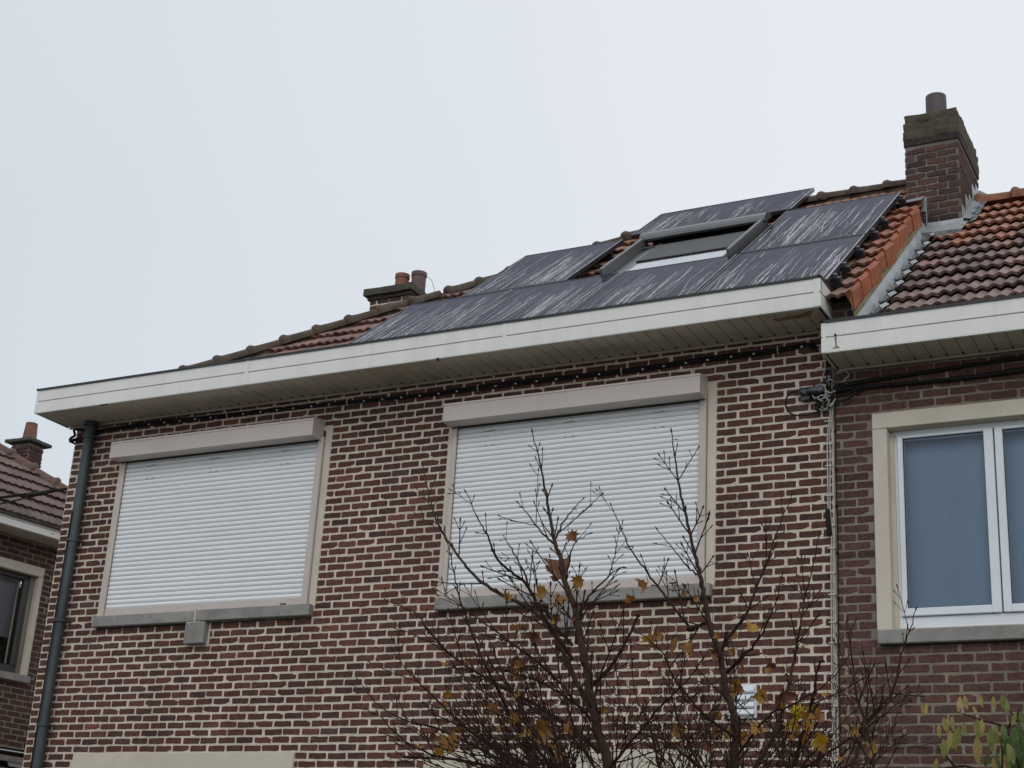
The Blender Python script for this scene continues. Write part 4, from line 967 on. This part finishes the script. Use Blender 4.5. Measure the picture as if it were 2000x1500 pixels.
# drop wires crossing to the left
q = MB(); ws = []
for k, zb in enumerate((3.732, 3.662)):
    A = Vector((-9.90, -.006, 3.728-.006*k)); d = Vector((-10.77, .05, zb))-A; B = A+d*(11.2); P = []
    for i in range(41): f = i/40; p = A.lerp(B, f); p.z += (.0 if f < .15 else .35*(f-.15)); P.append(p)
    q.tube(P, .0075, 'cable', 6); ws.append(P)
    if k == 0: q.tube([p+Vector((0, 0, -.014)) for p in P[:12]], .006, 'cable', 6)
dw = q.build('overhead_wire', loc=(-9.9, 0, 3.72)); tag(dw, 'two black overhead wires leaving the left corner of the house with a thick splice', 'wire')
a_ = ws[0][0].lerp(ws[0][1], .95); b_ = ws[0][0].lerp(ws[0][2], 1.15); a_ = ws[0][0]+(ws[0][4]-ws[0][0])*.24; b_ = ws[0][0]+(ws[0][4]-ws[0][0])*.52
q = MB(); n = 10; q.tube([a_.lerp(b_, i/n)+Vector((0, 0, -.018)) for i in range(n+1)], [.010]+[.022]*(n-1)+[.010], 'cable', 8); q.build('splice', dw)
px_, py_ = ws[0][-1].x, ws[0][-1].y
q = MB(); q.cyl((px_, py_), .12, .09, -CZ, 4.6, 'greywood', n=14)
tag(q.build('utility_pole', loc=(px_, py_, -CZ)), 'weathered timber utility pole left of the dark brick house', 'pole')

# ================================================================== CAMERA MODEL (shared by the camera and the plants' survey points)
F_PX = 3013.57
RC = Matrix(((.88831994, .45567575, .05698506), (-.11104007, .33354196, -.93617299), (-.44559824, .82529351, .34689024)))
def at(u, v, y):
    r = RC.transposed() @ Vector(((u-1000)/F_PX, (v-750)/F_PX, 1.)); t = (10+y)/r.y; return Vector((r.x*t, y, r.z*t))

# ================================================================== MAPLE
rnd = random.Random(77)
def stem_tree(name, label, root, base_z, stems, leaves, seed, tw=1., mat='twig', main_r=.019):
    rnd = random.Random(seed)
    t = thing(name, label, 'tree', (root[0], root[1], -CZ))
    tr = MB(); br = MB(); tg = MB()
    def twig(p, d, L, r, depth):
        # opposite twigs ending in a bud
        n = max(2, int(L/.035)); P = [p]; dd = d.copy(); bend = Vector((0, 0, rnd.uniform(.0, .05)))
        for i in range(n):
            dd = (dd+bend+Vector((rnd.gauss(0, .025), rnd.gauss(0, .025), rnd.gauss(0, .025)))).normalized(); P.append(P[-1]+dd*L/n)
        R = [max(r*(1-.4*i/n), .0011) for i in range(n+1)]
        P2 = P+[P[-1]+dd*.004, P[-1]+dd*.012, P[-1]+dd*.018]; R2 = R+[R[-1]*2.0, R[-1]*1.8, R[-1]*.3]
        tg.tube(P2, R2, mat, 4 if depth else 5)
        if depth < 2 and L > .09:
            s = rnd.uniform(.35, .5)
            while s < .93:
                i = min(n-1, int(s*n)); q = P[i].lerp(P[i+1], s*n-i); ax = (P[i+1]-P[i]).normalized(); sd = ax.orthogonal().normalized(); sd.rotate(Matrix.Rotation(rnd.uniform(0, 6.28), 3, ax))
                for sg in (1, -1):
                    if rnd.random() < .7:
                        nd = (ax*rnd.uniform(.75, 1.0)+sd*sg*rnd.uniform(.5, .75)).normalized(); twig(q, nd, L*rnd.uniform(.22, .45)*(1.1-s*.5), R[i]*.8, depth+1)
                s += rnd.uniform(.28, .42)
    for (pts, r0, r1, dens) in stems:
        P = [at(u, v, y) for u, v, y in pts]; S = smooth(P, 6); n = len(S)
        for i in range(1, n-1): S[i] = S[i]+Vector((rnd.gauss(0, .0015), rnd.gauss(0, .003), rnd.gauss(0, .0015)))
        R = [(r0+(r1-r0)*((i/(n-1))**1.0))*.96 for i in range(n)]
        (tr if r0 > .0125 else br).tube(S, R, 'bark' if r0 > .009 else mat, 10 if r0 > .012 else 6)
        # bud on the end
        d = (S[-1]-S[-2]).normalized(); tg.tube([S[-1], S[-1]+d*.004, S[-1]+d*.012, S[-1]+d*.019], [r1, r1*2.1, r1*1.8, r1*.3], mat, 5)
        acc = 0; nxt = rnd.uniform(.03, .07); roll = rnd.uniform(0, 3.14)
        tot = sum((S[i+1]-S[i]).length for i in range(n-1)); run = 0
        for i in range(n-1):
            L = (S[i+1]-S[i]).length; acc += L; run += L
            if acc > nxt:
                acc = 0; f = run/tot; nxt = rnd.uniform(.05, .10)/dens; ax = (S[i+1]-S[i]).normalized(); sd = ax.orthogonal().normalized(); roll += 1.57+rnd.gauss(0, .3); sd.rotate(Matrix.Rotation(roll, 3, ax))
                for sg in (1, -1):
                    if rnd.random() < .84:
                        LL = tw*rnd.choice((.018, .05, .10, .17, .26))*(1.05-.55*f)*rnd.uniform(.7, 1.2)
                        nd = (ax*rnd.uniform(.65, 1.0)+sd*sg*rnd.uniform(.5, .85)+Vector((0, 0, .12))).normalized(); twig(S[i], nd, LL, min(R[i]*.5+.0004, .0030), 0)
    tr.build('trunk', t); br.build('branches', t); tg.build('twigs', t)
    if leaves: leaves.build('leaves', t, sharp=80)
    return t

def maple_leaf(mb, c, size, tint, rnd, curl=.3, mat='leaf'):
    """five lobed leaf, folded and curled, hanging from a thin petiole"""
    ol = [(0, -.5), (.10, -.28), (.36, -.40), (.30, -.18), (.56, -.06), (.40, .02), (.52, .26), (.27, .20), (.20, .36), (.12, .34), (0, .60), (-.12, .34), (-.20, .36), (-.27, .20), (-.52, .26), (-.40, .02), (-.56, -.06), (-.30, -.18), (-.36, -.40), (-.10, -.28)]
    ro = Matrix.Rotation(rnd.uniform(0, 6.28), 3, 'Z') @ Matrix.Rotation(rnd.uniform(-1.0, 1.0), 3, 'X') @ Matrix.Rotation(rnd.uniform(-.8, .8), 3, 'Y')
    base = Matrix.Rotation(rad(90), 3, 'X')
    V = []; 
    if tint < .3: ol = [(.42*math.sin(6.283*i/20)*(1+.12*((i % 3)-1))-.0+.25*x, -.52*math.cos(6.283*i/20)*(1+.1*((i % 2)))+.15*y) for i, (x, y) in enumerate(ol)]
    for ring in (1., .5):
        for x, y in ol: V.append((x*ring*rnd.uniform(.9, 1.1), y*ring))
    V.append((0, 0)); out = []; k1, k2 = rnd.uniform(.5, 1.6)*curl*3, rnd.uniform(-1, 1)*curl*2
    for x, y in V:
        z = k1*x*x+k2*y*y+.05*math.sin(9*x)+.3*abs(x)*curl
        p = base @ (ro @ Vector((x, y, z))); out.append(c+p*size)
    n = len(ol)
    F = [(i, (i+1) % n, n+(i+1) % n, n+i) for i in range(n)]+[(n+i, n+(i+1) % n, 2*n) for i in range(n)]
    mb.mesh(out, F, mat, tint, True)
    tip = out[0]; mb.tube([tip, tip+Vector((rnd.gauss(0, .006), rnd.gauss(0, .006), .02)), tip+Vector((rnd.gauss(0, .01), rnd.gauss(0, .01), .05))], .0011, 'twig', 4)

Y = -5.0
def st(px, y0, y1, r0, r1, dens=1.):
    n = len(px); return ([(u, v, y0+(y1-y0)*i/(n-1)) for i, (u, v) in enumerate(px)], r0, r1, dens)
A = [
 st([(1215, 1640), (1190, 1500), (1168, 1430), (1155, 1360), (1142, 1290), (1130, 1230), (1120, 1180), (1105, 1140), (1096, 1095), (1082, 1058), (1075, 1010), (1064, 955), (1054, 900), (1040, 845)], -5.0, -5.12, .021, .0016, 1.0),
 st([(1160, 1400), (1110, 1300), (1080, 1235), (1035, 1190), (977, 1160), (930, 1127), (902, 1095), (869, 1047), (848, 1005), (836, 960), (825, 907)], -4.95, -4.72, .012, .0015, 1.1),
 st([(1120, 1290), (1061, 1201), (1023, 1136), (977, 1099), (953, 1047), (939, 1024), (911, 963)], -5.0, -5.25, .008, .0014, 1.2),
 st([(1118, 1260), (1047, 1173), (1019, 1108), (995, 1066), (984, 1047)], -5.0, -4.8, .006, .0013, 1.2),
 st([(1082, 1062), (1061, 1043), (1035, 1010), (1014, 984)], -5.05, -5.15, .0042, .0013, 1.0),
 st([(1082, 1062), (1093, 1033), (1115, 1000), (1138, 975)], -5.05, -4.9, .0045, .0014, 1.0),
 st([(1010, 1420), (977, 1360), (930, 1257), (902, 1183), (888, 1127), (879, 1080), (862, 1033)], -4.7, -4.9, .006, .0012, .8),
 st([(1170, 1470), (1117, 1421), (1033, 1369), (953, 1327), (883, 1281), (837, 1234), (818, 1201), (790, 1187), (753, 1171)], -4.9, -4.6, .009, .0013, 1.0),
 st([(883, 1281), (852, 1262), (810, 1240), (764, 1225)], -4.68, -4.6, .0035, .0012, .6),
 st([(1130, 1530), (1023, 1491), (977, 1467), (911, 1421), (855, 1369), (799, 1313), (767, 1271)], -5.1, -5.35, .009, .0013, 1.1),
 st([(1100, 1540), (950, 1470), (860, 1425), (804, 1411), (743, 1379), (699, 1327)], -4.8, -4.6, .008, .0012, 1.0),
 st([(1080, 1530), (950, 1495), (874, 1481), (827, 1467), (776, 1435), (739, 1397), (699, 1383)], -5.2, -5.3, .007, .0012, .9),
 st([(1130, 1380), (1090, 1330), (1020, 1270), (950, 1220), (902, 1185), (858, 1155)], -5.2, -5.35, .006, .0012, 1.1),
 st([(1150, 1345), (1190, 1305), (1215, 1268), (1237, 1222), (1245, 1205)], -4.98, -4.9, .0075, .0045, .6),
 st([(1125, 1255), (1131, 1201), (1150, 1165), (1187, 1127), (1196, 1100), (1203, 1075)], -5.0, -4.85, .0055, .0014, 1.3),
 st([(1187, 1127), (1202, 1115), (1215, 1108)], -4.87, -4.82, .003, .0016, 1.),
 st([(1105, 1145), (1110, 1100), (1124, 1060), (1150, 1043)], -5.05, -5.2, .004, .0013, 1.),
 st([(1160, 1410), (1120, 1370), (1050, 1330), (985, 1310), (920, 1290)], -5.1, -5.3, .006, .0012, 1.1),
 st([(1150, 1450), (1060, 1400), (990, 1340), (935, 1250), (900, 1200)], -5.0, -4.7, .006, .0012, 1.1),
 st([(1190, 1500), (1240, 1440), (1300, 1370), (1340, 1330), (1370, 1290)], -5.1, -5.3, .006, .0014, 1.1),
 st([(1050, 1560), (1040, 1490), (1010, 1420), (960, 1360), (890, 1320)], -4.7, -4.5, .006, .0012, 1.1),
 st([(1200, 1560), (1130, 1440), (1095, 1330), (1085, 1240), (1090, 1180)], -5.3, -5.2, .006, .0012, 1.2),
]
B = [
 st([(1440, 1640), (1436, 1496), (1436, 1408), (1417, 1346), (1406, 1280), (1384, 1214), (1373, 1152), (1366, 1119), (1355, 1075), (1340, 1012), (1327, 950), (1318, 895), (1312, 845)], -5.0, -5.2, .016, .0016, 1.0),
 st([(1404, 1276), (1425, 1243), (1458, 1199), (1480, 1141), (1505, 1078), (1520, 1034), (1546, 968)], -5.05, -4.85, .0072, .0014, .8),
 st([(1414, 1316), (1454, 1280), (1490, 1236), (1510, 1190), (1527, 1125)], -5.05, -5.25, .006, .0013, .9),
 st([(1440, 1560), (1490, 1474), (1516, 1423), (1538, 1353), (1553, 1280), (1564, 1214), (1569, 1177), (1557, 1126)], -4.95, -4.8, .011, .0016, 1.0),
 st([(1569, 1177), (1586, 1115), (1599, 1049)], -4.82, -4.75, .0035, .0018, .6),
 st([(1510, 1600), (1549, 1493), (1571, 1423), (1586, 1368), (1597, 1309), (1604, 1291)], -5.1, -5.2, .008, .003, 1.1),
 st([(1600, 1640), (1655, 1530), (1678, 1456), (1689, 1412), (1674, 1364), (1667, 1306), (1656, 1214)], -5.0, -5.1, .010, .0016, .5),
 st([(1689, 1412), (1725, 1375), (1744, 1350), (1758, 1287), (1773, 1243), (1788, 1192)], -5.03, -4.9, .007, .0014, 1.0),
 st([(1690, 1405), (1694, 1353), (1687, 1280)], -5.03, -5.1, .0035, .0014, .4),
 st([(1385, 1215), (1350, 1229), (1317, 1187), (1285, 1145), (1257, 1108), (1229, 1068), (1212, 1029), (1194, 987)][1:], -5.05, -4.85, .006, .0014, .8),
 st([(1384, 1214), (1360, 1225), (1350, 1229)], -5.05, -5.05, .006, .006, .3),
 st([(1366, 1125), (1348, 1113), (1317, 1075), (1285, 1036)], -5.08, -5.2, .0035, .0013, .8),
 st([(1436, 1440), (1380, 1400), (1320, 1330), (1290, 1270), (1240, 1230)], -5.1, -5.3, .006, .0013, 1.),
 st([(1436, 1480), (1500, 1400), (1560, 1370), (1620, 1330), (1650, 1290)], -5.1, -5.3, .005, .0013, 1.),
 st([(1490, 1560), (1600, 1480), (1680, 1430), (1720, 1400), (1775, 1355)], -4.8, -4.6, .006, .0013, 1.),
 st([(1560, 1600), (1650, 1500), (1700, 1490), (1766, 1438)], -4.9, -4.8, .005, .0013, .8),
 st([(1420, 1600), (1370, 1500), (1330, 1420), (1310, 1350), (1300, 1290)], -4.8, -4.6, .007, .0013, 1.1),
 st([(1330, 1600), (1290, 1500), (1270, 1420), (1240, 1350), (1235, 1290)], -4.9, -4.7, .006, .0013, 1.1),
 st([(1500, 1640), (1390, 1520), (1330, 1470), (1270, 1440), (1215, 1410)], -5.3, -5.5, .006, .0013, 1.1),
]
# thinner shoots filling the lower middle, rising from between the stems
for i in range(62):
    u = rnd.uniform(1000, 1720); lean = rnd.uniform(-150, 150); h = rnd.uniform(90, 250); y = rnd.uniform(-5.5, -4.4)
    if u+lean > 1760: lean = -lean
    (A if u < 1260 else B).append(st([(u, 1570), (u+lean*.2, 1570-h*.35), (u+lean*.55, 1570-h*.7), (u+lean, 1570-h)], y, y+rnd.uniform(-.2, .2), rnd.uniform(.003, .005), .0012, 1.2))
for i in range(30):
    u = rnd.uniform(1040, 1180); lean = rnd.uniform(-330, -120); h = rnd.uniform(90, 330); y = rnd.uniform(-5.45, -4.5)
    A.append(st([(u, 1570), (u+lean*.35, 1570-h*.3), (u+lean*.75, 1570-h*.68), (u+lean, 1570-h)], y, y+rnd.uniform(-.2, .2), rnd.uniform(.0035, .0055), .0013, 1.1))
# stems down to the ground
gA = (at(1215, 1640, -5.0)); gB = at(1470, 1640, -4.98)
LA = [(1103, 1108, 42, .24), (1117, 1047, 22, .32), (991, 1166, 16, .62), (1061, 1159, 30, .55), (1098, 1173, 30, .5), (1131, 1136, 24, .5), (1009, 1229, 20, .55), (1231, 1169, 18, .4), (914, 1292, 14, .3), (876, 1355, 18, .55), (902, 1421, 24, .5), (972, 1383, 22, .35), (1009, 1362, 20, .5), (1180, 1383, 22, .62), (1005, 1402, 22, .55), (986, 1418, 26, .5), (1033, 1430, 24, .66), (1063, 1425, 38, .48), (1112, 1421, 22, .42), (883, 1453, 38, .52), (858, 1467, 22, .68), (1093, 1481, 22, .5), (1085, 1130, 16, .3), (1130, 1235, 16, .3), (1010, 1300, 30, .1), (1060, 1320, 26, .12), (1085, 1205, 18, .3), (820, 1460, 14, .5), (1045, 1250, 24, .08), (990, 1480, 18, .15)]
LB = [(1257, 1141, 24, .5), (1273, 1248, 26, .68), (1283, 1240, 18, .5), (1469, 1227, 22, .66), (1439, 1205, 18, .4), (1434, 1243, 18, .4), (1439, 1346, 30, .48), (1487, 1360, 26, .6), (1531, 1364, 32, .05), (1560, 1390, 26, .97), (1588, 1383, 22, .9), (1553, 1412, 34, .72), (1481, 1427, 34, .58), (1430, 1438, 26, .7), (1454, 1441, 22, .55), (1604, 1441, 28, .78), (1586, 1423, 26, .6), (1570, 1440, 24, .6), (1707, 1467, 26, .66), (1667, 1427, 18, .5), (1505, 1302, 22, .08), (1400, 1270, 18, .42), (1350, 1265, 26, .5), (1320, 1255, 20, .5), (1394, 1275, 20, .4), (1325, 1425, 24, .5), (1545, 1360, 20, .1), (1290, 1305, 16, .1), (1405, 1430, 18, .65), (1340, 1160, 14, .45), (1360, 1170, 12, .4), (1500, 1310, 12, .5), (1610, 1460, 20, .55), (1575, 1400, 26, .6), (1600, 1400, 22, .4), (1380, 1460, 16, .2)]
def leafset(L, seed):
    r = random.Random(seed); mb = MB()
    L = L+[(u+r.gauss(0, 34), v+r.gauss(0, 26), r.uniform(8, 14), r.choice((.1, .35, .45, .55, .6))) for u, v, s_, t_ in L if v > 1200]
    for u, v, s, tnt in L:
        if tnt < .13: s *= .65
        y = -5.05+r.uniform(-.25, .2); c = at(u, v, y); maple_leaf(mb, c, s/F_PX*(c-Vector((0, -10, 0))).length*1.25, tnt, r, curl=1.1 if s > 60 and tnt < .4 else (.55 if tnt < .4 else .35))
    return mb
A.append(([(1215, 1640, -5.0)], .021, .021, 0)); A.pop(); 
def add_foot(mbs, top, r, gx, gy):
    pass
def foot(stems, u, v, y, r, gx):
    p = at(u, v, y)
    return p
treeA = stem_tree('maple_tree', 'bare young maple in front of the right shutter, brown curled leaves near its top', (gA.x+.05, -5.0), 0, A, leafset(LA, 3), 41)
treeB = stem_tree('maple_tree', 'bare multi stemmed maple in front of the cable seam, with the brightest yellow leaf', (gB.x, -4.98), 0, B, leafset(LB, 4), 42)
for t, g, r in ((treeA, gA, .021), (treeB, at(1440, 1640, -5.0), .018)):
    q = MB(); q.tube(smooth([(g.x+.0, g.y, g.z+.01), (g.x+.02, g.y+.01, g.z-.5), (g.x+.03, g.y, -1.0), (g.x+.04, g.y, -CZ-.02)]), [r+.02*(i/18) for i in range(19)], 'bark', 12); q.build('trunk_base', t)
q = MB()
for (u, v, y, r) in ((1600, 1640, -5.0, .010), (1510, 1600, -5.1, .009), (1490, 1560, -4.8, .007), (1420, 1600, -4.8, .007), (1330, 1600, -4.9, .007), (1500, 1640, -5.3, .007), (1560, 1600, -4.9, .006)):
    p = at(u, v, y); e = at(1450, 1640, -5.0); q.tube(smooth([p, (p.x*.6+e.x*.4, p.y*.6+e.y*.4, p.z-.35), (e.x, e.y, -.6)]), [r, r*1.1, r*1.2, r*1.3, r*1.4, r*1.5, r*1.6, r*1.7, r*1.8, r*1.9, r*2, r*2, r*2], 'bark', 7)
q.build('stems', treeB)
q = MB()
for (u, v, y, r) in ((1130, 1530, -5.1, .009), (1100, 1540, -4.8, .008), (1080, 1530, -5.2, .007), (1050, 1560, -4.7, .006), (1200, 1560, -5.3, .006)):
    p = at(u, v, y); e = at(1215, 1640, -5.0); q.tube(smooth([p, (p.x*.5+e.x*.5, p.y*.5+e.y*.5, p.z-.2), (e.x+.01, e.y, e.z-.35)]), [r, r, r, r, r*1.1, r*1.1, r*1.2, r*1.2, r*1.3, r*1.3, r*1.3, r*1.3, r*1.3], 'bark', 7)
q.build('stems', treeA)

# ================================================================== SHRUB AT LOWER RIGHT
rnd = random.Random(9)
sh = thing('shrub', 'thin shrub with drooping yellow and green leaves at the lower right', 'shrub', (at(1960, 1600, -6).x, -6, -CZ))
br = MB(); lf = MB()
def dleaf(c, L, w, tint, tilt, yaw):
    ax = Vector((math.sin(tilt), rnd.uniform(-.25, .25), -math.cos(tilt))).normalized(); sd = Vector((math.cos(yaw), math.sin(yaw), 0)); sd = (sd-ax*sd.dot(ax)).normalized(); nn = ax.cross(sd)
    V = []; prof = [(0, .0), (.15, .55), (.4, 1.), (.7, .8), (.9, .35), (1., .0)]
    for t, q_ in prof:
        for k in (-1, 0, 1): V.append(c+ax*(t*L)+sd*(k*w*.5*q_)+nn*(abs(k)*w*.18*q_-.12*L*t*t))
    lf.mesh(V, [(3*i+k, 3*i+k+1, 3*i+k+4, 3*i+k+3) for i in range(5) for k in range(2)], 'leaf_g', tint, True)
SB = [[(2010, 1640), (1990, 1500), (1965, 1425), (1920, 1408), (1880, 1394)], [(2010, 1640), (1960, 1540), (1958, 1480), (1955, 1445)], [(1990, 1640), (1850, 1480), (1832, 1465)], [(2040, 1640), (2010, 1470), (1985, 1405), (1960, 1380)], [(2080, 1640), (2060, 1500), (2040, 1430)], [(1965, 1425), (1985, 1400), (1990, 1385)], [(2010, 1560), (1900, 1500), (1845, 1500)], [(2110, 1640), (2110, 1520), (2080, 1450)]]
for k, px in enumerate(SB):
    yy = -6+rnd.uniform(-.15, .15); P = smooth([at(u, v, yy) for u, v in px], 5); br.tube(P, [.005-.0035*i/(len(P)-1) for i in range(len(P))], 'twig', 6)
q = [at(2010, 1640, -6), at(2030, 1800, -6)]; e = q[1].copy(); e.z = -CZ-.02
br.tube(smooth([q[0], q[1], Vector((e.x, e.y, -.9)), e]), .009, 'bark', 8)
SL = [(1803, 1380, 22, .85), (1811, 1380, 20, .9), (1875, 1370, 26, .95), (1884, 1367, 24, .9), (1915, 1364, 22, .8), (1900, 1385, 16, .85), (1940, 1368, 22, .9), (1958, 1364, 26, .5), (1967, 1378, 24, .5), (1834, 1422, 22, .95), (1843, 1410, 28, .75), (1848, 1412, 22, .8), (1860, 1408, 26, .7), (1880, 1418, 22, .62), (1885, 1420, 22, .60), (1872, 1430, 34, .68), (1856, 1438, 30, .75), (1862, 1445, 26, .75), (1843, 1455, 32, .55), (1852, 1452, 26, .8), (1908, 1416, 32, .65), (1918, 1416, 30, .8), (1907, 1455, 44, .9), (1935, 1438, 40, .5), (1945, 1425, 34, .7), (1958, 1425, 26, .2), (1966, 1430, 30, .15), (1984, 1400, 22, .6), (1990, 1420, 30, .1), (1998, 1440, 34, .05), (1980, 1450, 32, .0), (1970, 1480, 30, .1), (1990, 1485, 30, .1), (1830, 1490, 24, .8), (1955, 1480, 30, .85), (1940, 1490, 28, .9), (1930, 1480, 24, .05), (1982, 1432, 34, .2), (1992, 1398, 24, .3), (1963, 1445, 26, .25)]
for u, v, L, tint in SL:
    yy = -6+rnd.uniform(-.2, .2); c = at(u, v-L*.4, yy); k = (c-Vector((0, -10, 0))).length/F_PX; dleaf(c, L*k*1.15, L*k*.42, min(1, max(0, tint+rnd.gauss(0, .05))), rnd.gauss(0, .2), rnd.uniform(-.6, .6))
for i in range(120):
    u = rnd.uniform(1940, 2160); v = rnd.uniform(1420, 1660); c = at(u, v, -6+rnd.uniform(-.3, .3)); dleaf(c, .05, .02, rnd.uniform(0, .6), rnd.gauss(0, .25), rnd.uniform(-1, 1))
br.build('branches', sh); lf.build('leaves', sh, sharp=80)

# ================================================================== GROUND
def sheet(name, pts, mat, z):
    q = MB(); q.face([(x, y, z-CZ) for x, y in pts], mat); o = q.build(name); o['kind'] = 'structure'; return o
sheet('ground', [(-400, -400), (400, -400), (400, 400), (-400, 400)], 'ground', -.03)
sheet('road', [(-60, -16), (60, -16), (60, -9.4), (-60, -9.4)], 'asphalt', -.024)
q = MB(); q.box(-60, 60, -9.4, -7.6, -CZ-.03, -CZ+.08, 'ground'); o = q.build('pavement'); o['kind'] = 'structure'
sheet('front_garden', [(-11, -7.6), (4, -7.6), (4, -.02), (-11, -.02)], 'lawn', -.02)

# ================================================================== WORLD, SUN, CAMERA
w = bpy.data.worlds.new('World'); sc.world = w; w.use_nodes = True; nt = w.node_tree; nt.nodes.clear()
out = N(nt, 'ShaderNodeOutputWorld'); bs = N(nt, 'ShaderNodeBackground'); bo = N(nt, 'ShaderNodeBackground'); mx = N(nt, 'ShaderNodeMixShader')
sk = N(nt, 'ShaderNodeTexSky'); sk.sky_type = 'NISHITA'; sk.sun_disc = False; sk.sun_elevation = rad(38); sk.sun_rotation = rad(160)
nt.links.new(sk.outputs[0], bs.inputs[0]); bs.inputs[1].default_value = .08
tc = N(nt, 'ShaderNodeTexCoord'); n1 = noise_n(nt, tc.outputs['Generated'], 1.1, 3, .5)
sep = N(nt, 'ShaderNodeSeparateXYZ'); nt.links.new(tc.outputs['Generated'], sep.inputs[0])
# even cloud deck: a little brighter overhead and towards the right of the view, soft mottling
g = mth(nt, 'ADD', mth(nt, 'MULTIPLY_ADD', sep.outputs[0], .75, .80), mth(nt, 'MULTIPLY', sep.outputs[2], .25))
g = mth(nt, 'ADD', g, mth(nt, 'MULTIPLY_ADD', n1, .45, -.22))
c = ramp(nt, g, [(.05, (.50, .57, .625)), (.38, (.665, .72, .768)), (.70, (.785, .815, .875)), (1.0, (.82, .855, .90))])
nt.links.new(c, bo.inputs[0]); bo.inputs[1].default_value = 1.0
mx.inputs[0].default_value = .93
nt.links.new(bs.outputs[0], mx.inputs[1]); nt.links.new(bo.outputs[0], mx.inputs[2]); nt.links.new(mx.outputs[0], out.inputs[0])
sl_ = bpy.data.lights.new('sun', 'SUN'); sl_.energy = .5; sl_.angle = rad(30); sl_.color = (1, .97, .93)
so = bpy.data.objects.new('sun', sl_); C.objects.link(so); so.rotation_euler = (rad(52), 0, rad(20)); so.location = (0, -20, 20)
cam = bpy.data.cameras.new('camera'); co = bpy.data.objects.new('camera', cam); C.objects.link(co); sc.camera = co
cam.sensor_width = 36; cam.lens = 36*F_PX/2000; cam.clip_end = 2000; cam.clip_start = .1
r_, d_, f_ = RC[0], RC[1], RC[2]
m = Matrix(((r_[0], -d_[0], -f_[0], 0), (r_[1], -d_[1], -f_[1], -10), (r_[2], -d_[2], -f_[2], CZ), (0, 0, 0, 1)))
co.matrix_world = m
sc.view_settings.view_transform = 'Standard'; sc.view_settings.look = 'None'; sc.view_settings.exposure = .07; sc.view_settings.gamma = 1
sc.render.resolution_x = 1024; sc.render.resolution_y = 768
for o in C.objects:
    if '_loc' in o: del o['_loc']
